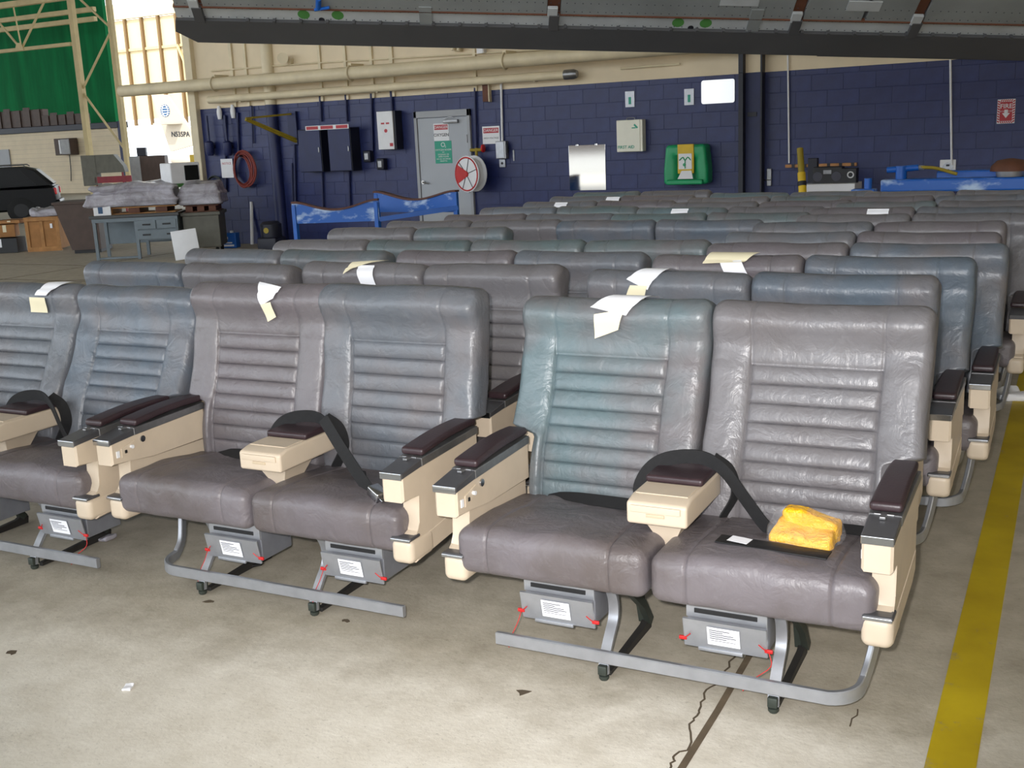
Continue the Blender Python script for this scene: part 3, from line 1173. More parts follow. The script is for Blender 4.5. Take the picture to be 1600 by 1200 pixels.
def drape(name, side, quad, nu=4, nv=10, out=0.004):
    """sheet over the backrest; quad = four (x, s) corners"""
    V, F = [], []
    q = np.array(quad, float)
    for j in range(nv + 1):
        for i in range(nu + 1):
            u, v = i / nu, j / nv
            p = (q[0] * (1 - u) + q[1] * u) * (1 - v) + (q[3] * (1 - u) + q[2] * u) * v
            V.append(seat_pt(name, side, p[0], p[1], out))
    V2 = [v + np.array([0, -0.0006, 0.0006]) for v in V]
    n = len(V)
    for j in range(nv):
        for i in range(nu):
            a = j * (nu + 1) + i
            f = [a, a + 1, a + nu + 2, a + nu + 1]
            F.append(f)
            F.append([k + n for k in f[::-1]])
    return np.array(V + V2), F


def paper_tag(name, side, x, label, sheet, tape):
    root = empty('paper_tag', tuple(seat_pt(name, side, x, HB - 0.05)))
    tag(root, label, 'paper tag', 'paper tags taped on the seats')
    o = np.array(root.location)
    for nm, quad, mt, ou in (('sheet', sheet, 'paper', 0.010), ('tape_strip', tape, 'tape', 0.0125)):
        if quad is None:
            continue
        V, F = drape(name, side, [(x + a, b) for a, b in quad], out=ou)
        obj(nm, (V - o, F), mt, root)
    return root


T0 = HB - 0.04
paper_tag('A', -1, -0.33, 'white and cream paper tag on the teal-stained seat beside the yellow pouch',
          [(-0.07, T0 - 0.005), (0.06, T0 - 0.03), (0.14, T0 + 0.12), (0.02, T0 + 0.12)], [(-0.055, T0 - 0.105), (0.03, T0 - 0.075), (0.055, T0 - 0.01), (-0.05, T0 - 0.03)])
paper_tag('B', -1, -0.27, 'small white paper tag on a plain front-row seat next to the open buckle',
          [(-0.01, T0 - 0.05), (0.05, T0 - 0.02), (0.065, T0 + 0.03), (-0.06, T0 + 0.06)], [(0.0, T0 - 0.11), (0.045, T0 - 0.09), (0.04, T0 - 0.035), (-0.01, T0 - 0.045)])
paper_tag('C', -1, -0.22, 'white paper tag on the front-row seat farthest from the yellow line',
          [(0.0, T0 - 0.03), (0.07, T0 - 0.03), (0.17, T0 + 0.10), (0.02, T0 + 0.05)], [(-0.045, T0 - 0.10), (0.06, T0 - 0.10), (0.065, T0 - 0.04), (-0.03, T0 - 0.04)])
paper_tag('E', -1, -0.30, 'hanging white paper tag with flat cream tape on a second-row seat',
          [(-0.01, T0 - 0.075), (0.07, T0 - 0.08), (0.05, T0 + 0.02), (-0.04, T0 + 0.02)], [(-0.10, T0 - 0.03), (-0.04, T0 + 0.01), (0.10, T0 + 0.07), (-0.08, T0 + 0.04)])
paper_tag('F', -1, -0.42, 'long curled white paper tag on the second-row seat behind the teal seat',
          [(-0.06, T0 - 0.01), (0.03, T0 - 0.05), (0.12, T0 + 0.12), (0.0, T0 + 0.08)], [(-0.075, T0 - 0.10), (0.01, T0 - 0.09), (0.03, T0 - 0.035), (-0.04, T0 - 0.035)])
paper_tag('I', -1, -0.33, 'white paper tag with wide cream tape on a third-row seat near the yellow line',
          [(0.03, T0 - 0.10), (0.13, T0 - 0.10), (0.07, T0 + 0.01), (-0.02, T0 + 0.0)], [(-0.09, T0 - 0.015), (0.09, T0 - 0.005), (0.14, T0 + 0.07), (-0.07, T0 + 0.07)])
for (nm, sd, x, w, lab) in (('TM', -1, -0.33, 0.12, 'small white card on a seat in the fourth-from-last row'), ('TR', -1, -0.22, 0.13, 'small pinkish white card on a far seat near the yellow line'),
                            ('VL', -1, -0.30, 0.11, 'small white card on a seat in the third-from-last row'), ('WL', -1, -0.05, 0.12, 'small pale card on a seat in the second-from-last row')):
    paper_tag(nm, sd, x, lab, [(-w / 2, T0 - 0.03), (w / 2, T0 - 0.03), (w / 2, T0 + 0.02), (-w / 2, T0 + 0.02)], None)

# buckle lying by the armrest of the middle front-row pair
rb, XB, YB, _ = SEATS['B']
bb = obj('seat_belt', sweep(smooth([(.10, .36, .665), (.20, .30, .60), (.30, .24, .54), (.40, .17, .50), (.46, .12, .497)], 6), rectp(.04, .004), (0, -1, .6)), 'strap', rb)
obj('buckle', join(rbox((-.03, -.022, -.018), (.03, .022, .018), .006, (1, 1, 1), 2), box((.03, -.014, -.004), (.05, .014, .004), .002)), 'chrome', bb, (.49, .10, .508), (0, .35, -.4))

# yellow life-vest pouch on the right seat of the pouch pair
XA, YA = SEATS['A'][1], SEATS['A'][2]
px0 = np.array([XA + 0.385, YA + 0.25, 0.478])
pouch = empty('life_vest_pouch', tuple(px0), -0.12)
pouch.scale = (.86, .86, .78)
tag(pouch, 'yellow folded life vest in a clear plastic bag on the grey seat', 'life vest')
V, F = rbox((-.10, -.06, 0.002), (.10, .065, .062), .014, (12, 10, 6), 3)
V[:, 2] += 0.009 * vnoise(V, 34, 3) + 0.02 * np.clip(V[:, 1] / .065, -1, 1) * (V[:, 2] > .02)
V[:, 0] += 0.006 * vnoise(V, 22, 5)
obj('folded_vest', (V, F), 'pouch', pouch)
V, F = rbox((-.085, .015, .045), (.10, .085, .115), .016, (8, 5, 4), 3)
V[:, 2] += 0.006 * vnoise(V, 26, 8)
V[:, 2] -= 0.03 * np.clip((V[:, 0] + .02) / .12, 0, 1)
obj('folded_vest', (V, F), 'pouch', pouch)
V, F = rbox((-.112, -.068, -.001), (.112, .092, .112), .03, (10, 8, 5), 3)
V[:, 2] *= 0.72 + 0.28 * np.clip((V[:, 1] + .06) / .1, 0, 1)
V += 0.008 * np.stack([vnoise(V, 24, 1), vnoise(V, 24, 2), np.abs(vnoise(V, 24, 3)) * (V[:, 2] > .02)], 1)
obj('clear_bag', (V, F), 'film', pouch)
c = obj('card', xf(box((-.15, -.028, 0), (.16, .028, .004), .001), rot=(0.04, 0.0, -0.08)), 'black', None, (XA + 0.315, YA + 0.150, 0.497))
tag(c, 'dark flat card strip lying in front of the yellow life vest', 'card')
obj('torn_label', box((-.12, -.022, .0035), (-.06, .016, .005)), 'paper', c, rot=(0.04, 0, -0.2))
c['label'] = 'dark flat card strip lying in front of the yellow life vest'

# ------------------------------------------------------------------ things on the back wall
def wall_root(name, px, py, label, cat, off=0.0, group=None):
    p = wp(px, py, off)
    r = empty(name, tuple(p))
    tag(r, label, cat, group)
    return r


def span(a, b):
    """size on the wall between two pixels"""
    p, q = wp(*a), wp(*b)
    return abs(q[0] - p[0]), abs(q[2] - p[2])


# door
dx0, dx1, dzt = DOORX0, DOORX1, 2.06
d = empty('door_1', ((dx0 + dx1) / 2, YW - 0.05, 0))
struct(d, 'grey steel door with oxygen warning signs')
hw = (dx1 - dx0) / 2
obj('door_frame', join(box((-hw, -.02, 0), (-hw + .05, .08, dzt), .004), box((hw - .05, -.02, 0), (hw, .08, dzt), .004), box((-hw, -.02, dzt - .10), (hw, .08, dzt), .004)), 'frame_grey', d)
leaf = obj('door_leaf', box((-hw + .055, .0, .01), (hw - .055, .05, dzt - .106), .004), 'doorgrey', d)
h = wp(664, 286)[0] - d.location[0]
obj('handle', join(lathe([(.03, -.03), (.03, 0)], 14, 1), xf(cyl((0, -.05, 0), (.11, -.05, -.02), .011, 8)), cyl((0, -.06, 0), (0, 0, 0), .012, 8)), 'chrome', leaf, (h, 0, .98))
for z in (1.62, .86):
    obj('hinge', box((hw - .075, -.022, z - .06), (hw - .058, 0, z + .06), .003), 'steel', leaf)
obj('door_closer', join(box((.05, -.06, dzt - .20), (.30, 0, dzt - .145), .006), sweep([(.08, -.04, dzt - .13), (.17, -.055, dzt - .10), (.24, -.05, dzt - .12)], rectp(.02, .008))), 'steel', leaf)


def sign(name, px, py, w, h, label, cat, mat='white', par=None, off=0.0, loc=None):
    r = wall_root(name, px, py, label, cat, off) if loc is None else empty(name, loc)
    if loc is not None:
        tag(r, label, cat)
    obj('board', box((-w / 2, -.004, -h / 2), (w / 2, 0, h / 2), .0015), mat, r)
    return r


dl = (d.location[0], YW - 0.0502, 0)
x0 = wp(691, 205)[0]
sg = sign('danger_sign', 0, 0, .27, .26, 'white sign reading danger oxygen on the grey door', 'sign', loc=(x0, YW - .0505, 1.735))
obj('red_band', box((-.12, -.006, .035), (.12, -.003, .11), .001), 'sign_red', sg)
obj('lettering', text('DANGER', .06, .0005), 'white', sg, (0, -.0075, .072))
obj('lettering', text('OXYGEN', .065, .0005, bold=.001), 'sign_black', sg, (0, -.0055, -.045))
sg = sign('oxygen_sign', 0, 0, .30, .34, 'green sign with white oxygen lettering on the grey door', 'sign', 'sign_green', loc=(x0 + .02, YW - .0505, 1.43))
for (tx, z, sz) in (('O', .11, .10), ('OXYGEN ROOM', .035, .038), ('NO', .0, .025), ('SMOKING OR', -.035, .032), ('OPEN FLAME', -.068, .032), ('NO OIL OR GREASE', -.103, .028), ('PERMITTED', -.135, .026)):
    obj('lettering', text(tx, sz, .0005), 'white', sg, (0, -.0055, z))
obj('lettering', text('2', .045, .0005), 'white', sg, (.042, -.0055, .082))

# hose reel
c = wp(757, 270)
r = empty('hose_reel', (c[0], YW - .06, c[2]), math.radians(-19))
r.scale = (.86, .86, .86)
tag(r, 'red and white fire hose reel on the blue wall beside the door', 'hose reel')
w_, h_ = 0.30, 0.31
obj('rear_disc', lathe([(.30, -.22), (.315, -.215), (.315, -.20), (.30, -.195)], 28, 1), 'white', r)
obj('front_disc', lathe([(.30, -.40), (.315, -.395), (.315, -.385), (.30, -.38)], 28, 1), 'white', r)
obj('hose_coil', join(*[lathe([(.235 + .012 * (i % 2), -.375 + .03 * i), (.265 + .01 * (i % 2), -.36 + .03 * i), (.235, -.345 + .03 * i)], 24, 1) for i in range(5)]), 'white', r)
obj('rim_ring', tube([(.285 * math.cos(a), -.405, .285 * math.sin(a)) for a in np.linspace(0, 2 * PI, 33)], .012, 8), 'red', r)
obj('hub', lathe([(.04, -.43), (.05, -.42), (.05, -.2), (.04, -.02)], 16, 1), 'red', r)
obj('guard', prism([(0, .05), (-.22, .16), (-.29, .0), (-.22, -.16), (0, -.05)], 1, -.412, -.404), 'red', r)
for a in np.linspace(.3, 2 * PI, 7)[:-1]:
    obj('spoke', cyl((.04 * math.cos(a), -.406, .04 * math.sin(a)), (.28 * math.cos(a), -.406, .28 * math.sin(a)), .006, 6), 'ink', r)
obj('bracket', box((.02, -.2, -.04), (.10, 0, .04), .004), 'steel', r)
v = wall_root('stop_valve', 748, 234, 'brass valve with red handwheel above the fire hose reel', 'valve')
obj('valve_body', join(cyl((-.10, -.08, 0), (.10, -.08, 0), .025, 10), cyl((0, -.08, -.1), (0, -.08, .03), .022, 10), cyl((-.08, -.08, 0), (-.08, .0, 0), .022, 8)), 'mustard', v)
obj('handwheel', lathe([(.045, .10), (.06, .11), (.06, .13), (.045, .14)], 16, 0), 'red', v, (0, -.08, .02))


def pipe(name, pts, r, mat, label, cat='pipe', off=.03, group=None):
    P = [wp(x, y, off) for x, y in pts]
    o = obj(name, tube(P, r, 10, (0, -1, 0)), mat)
    tag(o, label, cat, group)
    return o


# big cream pipes
up = [(wp(217, 144)[0] - .1, YW - .35, 2.69), (-1.5, YW - .35, 2.69)]
r = empty('pipe_run', up[0])
tag(r, 'thick cream pipe running along the upper wall, jutting past its end', 'pipe')
obj('pipe_body', lathe([(.085, 0), (.098, .015), (.098, 13.0), (.09, 13.02)], 20, 0), 'creampipe', r)
for px in (355, 567, 806):
    x = wp(px, 120)[0] - up[0][0]
    obj('pipe_hanger', join(tube([(x, .115 * math.cos(a), .115 * math.sin(a)) for a in np.linspace(0, 2 * PI, 21)], .014, 6, (1, 0, 0)), box((x - .03, -.02, .1), (x + .03, .33, .15), .004)), 'creampipe', r)
lowp = [(wp(335, 157)[0], YW - .16, 2.45), (wp(908, 115)[0], YW - .16, 2.45)]
r = empty('pipe_run', lowp[0])
tag(r, 'thinner cream pipe with a grey capped end above the blue blocks', 'pipe')
L_ = lowp[1][0] - lowp[0][0]
obj('pipe_body', lathe([(.058, 0), (.062, .01), (.062, L_ - .2)], 16, 0), 'creampipe', r)
obj('end_cap', lathe([(.068, L_ - .2), (.07, L_ - .19), (.07, L_ - .05), (.05, L_)], 16, 0), 'steel', r)
for fx in (.1, .5, .9):
    obj('pipe_clip', box((L_ * fx - .02, -.02, -.07), (L_ * fx + .02, .09, .0), .004), 'creampipe', r)

# vertical conduits (each its own)
for (px, y0, y1, rr, mt, lab) in ((742, 137, 236, .018, 'navy', 'thin navy conduit down to the fire hose valve'),
                                   (783, 130, 222, .018, 'white', 'white conduit ending at the grey switch box'),
                                   (1231, 82, 255, .012, 'white', 'white conduit down to the brown wall shelf'),
                                   (1485, 93, 258, .014, 'white', 'white conduit down to the wall outlet plate'),
                                   (500, 150, 190, .02, 'navy', 'navy conduit above the first dark electrical cabinet'),
                                   (540, 148, 190, .02, 'navy', 'navy conduit above the second dark electrical cabinet'),
                                   (580, 146, 236, .022, 'navy', 'navy conduit left of the white panel box'),
                                   (611, 142, 176, .024, 'navy', 'navy conduit into the white panel box'),
                                   (503, 266, 330, .02, 'navy', 'conduit below the first dark electrical cabinet'),
                                   (545, 266, 330, .02, 'navy', 'conduit below the second dark electrical cabinet'),
                                   (460, 224, 330, .02, 'navy', 'tall navy conduit under the yellow wall arm'),
                                   (456, 255, 330, .016, 'navy', 'shorter navy conduit under the yellow wall arm'),
                                   (351, 180, 300, .024, 'navy', 'navy conduit with a white flange behind the warning sign'),
                                   (371, 176, 240, .022, 'navy', 'navy conduit with a white flange beside the red hose'),
                                   (393, 165, 224, .016, 'navy', 'thin navy conduit ending at a small fork above the hose')):
    pipe('wall_conduit', [(px, y0), (px + 2, y1)], rr, mt, lab, 'conduit')
sb = wall_root('switch_box', 787, 234, 'grey electrical switch box with side lever', 'switch box')
obj('case', box((-.085, -.10, -.13), (.085, 0, .13), .006), 'steel', sb)
obj('cover', box((-.075, -.108, -.12), (.06, -.098, .12), .004), 'alu', sb)
obj('lever', box((.085, -.09, -.05), (.105, -.06, .09), .004), 'black', sb)
ob = wall_root('socket_plate', 786, 255, 'small pale socket plate below the grey switch box', 'socket')
obj('plate', box((-.05, -.03, -.06), (.05, 0, .06), .004), 'alu', ob)
obj('socket', lathe([(.02, -.033), (.02, -.028)], 12, 1), 'black', ob)
st = obj('metal_strip', box((-.012, -.012, -.08), (.012, 0, .08), .002), 'steel', None, tuple(wp(803, 243)))
tag(st, 'short upright metal strip on the wall beside the switch box', 'strip')
al = wall_root('alarm_bell_box', 762, 144, 'small rusty red alarm box under the thinner cream pipe', 'alarm')
obj('case', box((-.05, -.08, -.14), (.05, 0, .14), .006), 'rust', al)
obj('side_plate', box((.05, -.085, -.145), (.065, 0, .145), .003), 'creampipe', al)
ds = sign('danger_sign', 767.5, 211, .295, .26, 'white danger sign on the blue wall above the hose reel', 'sign')
obj('red_band', rbox((-.13, -.007, .03), (.13, -.003, .105), .0015, k=1), 'sign_red', ds)
obj('lettering', text('DANGER', .062, .0005), 'white', ds, (0, -.008, .067))
obj('lettering', text('HIGH VOLTAGE', .036, .0005), 'ink', ds, (0, -.0055, -.045))

# mirror, first aid box, eyewash, small cards, white plate, fire sign
mr = wall_root('wall_mirror', 918, 262, 'frameless mirror on the blue wall', 'mirror')
w_, h_ = span((889, 262), (946, 262))[0], span((918, 227), (918, 298))[1]
obj('glass', box((-w_ / 2, -.012, -h_ / 2), (w_ / 2, 0, h_ / 2), .003), 'mirror', mr)
for s in (-1, 1):
    obj('clip', box((s * .15 - .02, -.018, h_ / 2 - .015), (s * .15 + .02, 0, h_ / 2 + .015), .003), 'chrome', mr)
fa = wall_root('first_aid_cabinet', 989, 212, 'cream first aid box on the blue wall', 'first aid box')
obj('case', box((-.195, -.14, -.22), (.195, 0, .22), .008), 'aidwhite', fa)
obj('lid_panel', box((-.19, -.15, -.215), (.16, -.138, .215), .005), 'aidwhite', fa)
obj('carry_handle', sweep(smooth([(-.06, -.08, .22), (-.05, -.08, .245), (.05, -.08, .245), (.06, -.08, .22)], 4), circ(.006, 6)), 'steel', fa)
obj('lettering', text('FIRST AID', .058, .0006, bold=.001), 'sign_green', fa, (-.05, -.152, -.155))
obj('emblem', join(box((.04, -.152, .10), (.10, -.150, .115)), xf(box((-.035, -.002, -.012), (.035, 0, .012)), loc=(.10, -.15, .13), rot=(0, .8, 0))), 'sign_green', fa)
ey = wall_root('eyewash_station', 1080, 256, 'green eyewash station with yellow strap on the blue wall', 'eyewash')
V, F = rbox((-.31, -.28, -.27), (.31, 0, .27), .05, (10, 4, 10), 3)
frt = V[:, 1] < -.14
V[:, 0] *= 1 - .10 * np.clip(V[:, 2] / .27, -.2, 1)
dent = np.exp(-(V[:, 0] / .13) ** 4) * (V[:, 2] < .12) * frt
V[:, 1] += .12 * dent
obj('tank', (V, F), 'green', ey)
obj('tray', box((-.26, -.33, -.27), (.26, -.20, -.20), .02), 'green', ey)
obj('strap', box((-.10, -.296, -.12), (.13, -.27, .275), .006), 'yellow', ey)
obj('instruction_plate', box((-.085, -.305, -.06), (.105, -.294, .15), .003), 'white', ey)
obj('symbol', join(cyl((0.01, -.307, -.05), (.01, -.307, .06), .008, 6), tube(smooth([(-.07, -.307, .06), (-.02, -.307, .10), (.01, -.307, .06), (.05, -.307, .10), (.09, -.307, .06)], 5), .008, 6), lathe([(.022, -.31), (.022, -.303)], 12, 1)), 'green', ey)
obj('label_plate', xf(prism([(-.12, -.06), (.10, -.06), (.08, .05), (-.06, .05)], 1, -.34, -.332), loc=(.03, 0, -.13)), 'white', ey)
for (px, py, lab) in ((984.5, 155, 'small grey card on the blue wall above the first aid box'), (1077, 151.5, 'small grey card on the blue wall beside the bright white plate')):
    k = wall_root('wall_card', px, py, lab, 'card', group='small cards on the blue wall')
    obj('card_plate', box((-.07, -.012, -.11), (.07, 0, .11), .003), 'alu', k)
    obj('mark', box((-.02, -.014, -.07), (.02, -.011, .03), .001), 'sign_green', k)
w_, h_ = span((1096, 142), (1148, 142))[0], span((1122, 124), (1122, 161))[1]
pl = wall_root('reflective_plate', 1122, 143, 'bright white reflective plate high on the blue wall', 'sign')
V, F = prism([(sx * (w_ / 2 - .03) + .03 * math.cos(a), sz * (h_ / 2 - .03) + .03 * math.sin(a)) for sx, sz, a0 in ((1, 1, 0), (-1, 1, PI / 2), (-1, -1, PI), (1, -1, 1.5 * PI)) for a in (a0, a0 + .5, a0 + 1.07, a0 + PI / 2)], 1, -.012, 0)
obj('plate', (V, F), 'plate', pl)
fs = sign('fire_sign', 1572, 174, span((1558, 174), (1586, 174))[0], span((1572, 155), (1572, 193))[1], 'red and white striped fire sign with down arrow', 'sign', 'white')
w_, h_ = span((1558, 174), (1586, 174))[0], span((1572, 155), (1572, 193))[1]
obj('red_panel', box((-w_ / 2 + .03, -.006, -h_ / 2 + .03), (w_ / 2 - .03, -.003, h_ / 2 - .03), .001), 'sign_red', fs)
obj('lettering', text('FIRE', .075, .0005, bold=.001), 'white', fs, (0, -.0075, h_ / 2 - .085))
obj('lettering', text('EXTINGUISHER', .022, .0005), 'white', fs, (0, -.0075, h_ / 2 - .145))
obj('arrow', prism([(-.02, .05), (.02, .05), (.02, .01), (.045, .01), (0, -.05), (-.045, .01), (-.02, .01)], 1, -.008, -.006), 'white', fs, (0, 0, -.03))
st_ = []
for k in range(9):
    z = -h_ / 2 + .01 + k * (h_ - .02) / 9
    for sx in (-1, 1):
        st_.append(prism([(sx * w_ / 2 - sx * .027, z), (sx * w_ / 2 - sx * .003, z + .012), (sx * w_ / 2 - sx * .003, z + .03), (sx * w_ / 2 - sx * .027, z + .018)], 1, -.0055, -.0042))
for k in range(6):
    x = -w_ / 2 + .03 + k * (w_ - .06) / 6
    for sz in (-1, 1):
        st_.append(prism([(x, sz * (h_ / 2 - .027)), (x + .015, sz * (h_ / 2 - .027)), (x + .03, sz * (h_ / 2 - .004)), (x + .015, sz * (h_ / 2 - .004))], 1, -.0055, -.0042))
obj('stripes', join(*st_), 'sign_red', fs)

# electrical boxes and panel
for (px, py, pw, lab) in ((500, 235, 38, 'dark navy electrical cabinet, the one next to the yellow wall arm'), (546, 233, 38, 'dark navy electrical cabinet, the one next to the white panel box')):
    e_ = wall_root('electrical_cabinet', px, py, lab, 'cabinet')
    w_ = span((px - pw / 2, py), (px + pw / 2, py))[0] * .92
    obj('case', box((-w_ / 2, -.26, -.34), (w_ / 2, 0, .34), .006), 'navy_dark', e_)
    dr = obj('cabinet_door', box((-w_ / 2 + .01, -.275, -.33), (w_ / 2 - .01, -.258, .33), .004), 'navy', e_)
    obj('catch', box((w_ / 2 - .05, -.29, -.03), (w_ / 2 - .03, -.272, .05), .003), 'steel', dr)
rs = wall_root('warning_strip', 511, 199, 'red and white warning strip above the electrical cabinets', 'sign', .3)
obj('board', box((-.42, -.01, -.035), (.42, 0, .035), .002), 'white', rs)
obj('red_band', join(box((-.40, -.013, -.025), (-.17, -.009, .025)), box((-.12, -.013, -.025), (.12, -.009, .025)), box((.18, -.013, -.025), (.40, -.009, .025))), 'sign_red', rs)
pb = wall_root('panel_box', 615, 204, 'white electrical panel box with a dark side', 'panel box')
obj('case', box((-.15, -.20, -.29), (.17, 0, .30), .006), 'navy_dark', pb)
obj('front_cover', box((-.155, -.225, -.285), (.135, -.198, .295), .005), 'white', pb)
obj('marking', join(box((-.08, -.228, .10), (-.02, -.224, .125)), box((.01, -.228, .10), (.07, -.224, .125)), lathe([(.03, -.228), (.03, -.224)], 8, 1)), 'sign_red', pb)
obj('maker_plate', box((.06, -.228, -.24), (.12, -.224, -.19)), 'sign_red', pb)
for (px, py, lab) in ((579, 244, 'round dark junction box under the navy conduit'), (600, 256, 'small junction box with outlets below the white panel box')):
    j = wall_root('junction_box', px, py, lab, 'junction box')
    obj('case', rbox((-.07, -.12, -.09), (.07, 0, .09), .02, (1, 1, 1), 2), 'navy_dark', j)
    obj('outlet', box((-.035, -.128, -.05), (.035, -.118, .05), .003), 'steel', j)

# yellow wall arm
ja = wall_root('wall_jib_arm', 384, 185, 'yellow triangular jib arm on the blue wall', 'jib arm')
o0 = np.array(ja.location)
pt = lambda px, py, off: wp(px, py, off) - o0
obj('top_bar', sweep([pt(384, 185, .9), pt(455, 178, .05)], rectp(.03, .03)), 'mustard', ja)
obj('brace', sweep([pt(384, 186, .9), pt(463, 221, .05)], rectp(.05, .05)), 'mustard', ja)
obj('brace', sweep([pt(384, 184, .95), pt(463, 217, .1)], rectp(.02, .02)), 'mustard', ja)
obj('wall_plate', box(tuple(pt(460, 226, 0) + np.array([-.06, -.06, 0])), tuple(pt(460, 174, 0) + np.array([.06, 0, 0])), .004), 'navy', ja)

# hose coil on the wall
hc = wall_root('hose_coil', 386, 265, 'coiled reddish rubber air hose hung on the blue wall', 'hose')
for k in range(5):
    rr = .20 + .018 * k
    ph = random.uniform(0, 6)
    obj('loop', tube([((rr * .85 + .012 * math.sin(3 * a + ph)) * math.cos(a) + .03 * (k - 2), -.06 - .018 * k, (rr * 1.15 + .015 * math.sin(2 * a + ph)) * math.sin(a) + .02 * math.sin(ph)) for a in np.linspace(0, 2 * PI, 41)], .014, 7, (0, -1, 0)), 'hose', hc)
obj('peg', cyl((0, 0, .22), (0, -.18, .24), .015, 8), 'navy_dark', hc)
bh = wall_root('cable_coil', 338, 285, 'dark cable coil hanging at the end of the blue wall', 'cable')
for k in range(3):
    obj('loop', tube([((.13 + .012 * k) * math.cos(a) + .02 * k, -.05 - .02 * k, (.09 + .012 * k) * math.sin(a)) for a in np.linspace(0, 2 * PI, 31)], .012, 6, (0, -1, 0)), 'blackhose', bh)
ws = sign('notice_board', 355, 263, .26, .32, 'white notice with red heading behind the red hose', 'notice', off=.05)
obj('lettering', text('NOTICE', .055, .0005), 'sign_red', ws, (0, -.0055, .08))
for (px, py, lab) in ((334, 232, 'navy air filter bowl nearest the wall end'), (362, 232, 'navy air filter bowl beside the red hose')):
    f_ = wall_root('air_filter', px, py, lab, 'air filter')
    obj('bowl', lathe([(.05, -.12), (.075, -.08), (.075, .10), (.04, .13)], 16), 'navy', f_, (0, -.10, 0))
    obj('inlet_pipe', cyl((0, -.10, .12), (0, -.10, .55), .02, 8), 'navy', f_)
    obj('bracket', box((-.04, -.06, .0), (.04, 0, .06), .004), 'navy_dark', f_)
for (px, py, lab) in ((346, 177, 'white pipe flange on the conduit behind the warning notice'), (367, 175, 'white pipe flange on the conduit beside the red hose')):
    k = obj('pipe_flange', xf(lathe([(.035, -.1), (.045, -.02), (.045, .03), (.025, .12)], 12), loc=(0, -.05, 0)), 'white', None, tuple(wp(px, py)))
    tag(k, lab, 'flange', 'white flanges on the navy conduits')
ff = wall_root('floodlight', 450, 92, 'small cream floodlight on the upper wall', 'lamp')
obj('lamp_head', xf(lathe([(.03, 0), (.085, .10), (.09, .13)], 16, 1), rot=(PI, 0, 0.5), loc=(-.02, -.08, 0)), 'creampipe', ff)
obj('base', box((.03, -.08, -.09), (.11, 0, 0), .01), 'creampipe', ff)
s2 = wall_root('camera_box', 755, 78, 'small white box on the upper wall', 'box')
obj('case', box((-.05, -.10, -.05), (.06, 0, .06), .006), 'white', s2)
obj('cover', box((-.055, -.108, -.055), (.05, -.098, .055), .004), 'white', s2)
s2 = wall_root('emergency_lamp', 718, 77, 'twin-head lamp on the upper wall', 'lamp')
obj('case', box((-.05, -.08, -.035), (.06, 0, .035), .01), 'creampipe', s2)
for s in (-1, 1):
    obj('lamp_head', lathe([(.02, -.14), (.035, -.12), (.025, -.07)], 12, 1), 'creampipe', s2, (s * .05, 0, .01))

# wall shelf, bench things, outlet, yellow pole
sh = wall_root('wall_shelf', 1283, 258, 'long brown wooden strip with dark slots on the blue wall', 'shelf')
w_ = span((1228, 258), (1339, 258))[0]
obj('strip', box((-w_ / 2, -.06, -.02), (w_ / 2, 0, .02), .004), 'wood', sh)
for k in range(6):
    x = -w_ / 2 + (k + .7) * w_ / 6
    obj('slot', box((x - .02, -.065, -.022), (x + .02, -.058, .022), .001), 'sign_black', sh)
oc = wall_root('outlet_plate', 1481, 262, 'white wall plate with a round double outlet', 'socket')
obj('plate', box((-.095, -.02, -.10), (.095, 0, .10), .008), 'white', oc)
obj('outlet', lathe([(.065, -.024), (.065, -.018)], 16, 1), 'alu', oc)
for s in (-1, 1):
    obj('slot', box((-.02, -.027, s * .03 - .012), (.02, -.022, s * .03 + .012), .002), 'sign_black', oc)
hb = wall_root('latch_hook', 1203, 275, 'small steel latch on the blue wall by the column', 'latch')
obj('plate', box((-.03, -.05, -.13), (.03, 0, .10), .004), 'steel', hb)
obj('pin', cyl((-.16, -.05, -.05), (.04, -.05, -.05), .008, 8), 'chrome', hb)

# ------------------------------------------------------------------ bench things and the blue tow-bar by the wall
def stand_off(px, py, Y):
    return atY(px, py, Y)


YB2 = 14.3
# white work table with radios
p0, p1 = atY(1255, 288, YB2), atY(1337, 288, YB2)
tb = empty('work_table', ((p0[0] + p1[0]) / 2, YB2, 0))
tag(tb, 'white-topped small work table under the brown wall strip', 'table')
hw, zt = (p1[0] - p0[0]) / 2, p0[2]
obj('tabletop', box((-hw, -.05, zt - .10), (hw, .45, zt), .006), 'white', tb)
for sx in (-1, 1):
    for yy in (0.0, .40):
        obj('leg', box((sx * (hw - .03) - .02, yy - .02, 0), (sx * (hw - .03) + .02, yy + .02, zt - .1), .003), 'white', tb)
rd = empty('portable_radio', tuple(atY(1295, 288, YB2 + .15)))
tag(rd, 'wide black portable radio on the small work table', 'radio')
obj('case', box((-.19, -.05, 0.002), (.17, .12, .22), .01), 'black', rd)
for x in (-.13, .10):
    obj('speaker_cone', lathe([(.06, -.055), (.065, -.045)], 16, 1), 'ink', rd, (x, 0, .10))
obj('dial_strip', box((-.06, -.056, .13), (.04, -.048, .18), .003), 'steel', rd)
rd = empty('speaker_box', tuple(atY(1326, 288, YB2 + .15)))
tag(rd, 'black speaker box with a pale ring on the small work table', 'speaker')
obj('case', box((-.09, -.05, 0.002), (.10, .12, .20), .008), 'black', rd)
obj('ring', tube([(.03 + .035 * math.cos(a), -.055, .12 + .035 * math.sin(a)) for a in np.linspace(0, 2 * PI, 21)], .008, 6, (0, -1, 0)), 'white', rd)
pb_ = obj('upright_box', box((-.10, -.04, .002), (.02, .06, .33), .006), 'navy_dark', None, tuple(atY(1275, 288, YB2 + .25)))
tag(pb_, 'narrow dark upright box behind the portable radio', 'box')
a_, b_ = atY(1262, 300, 13.6), atY(1250, 232, 14.0)
a_[2] = 0.0
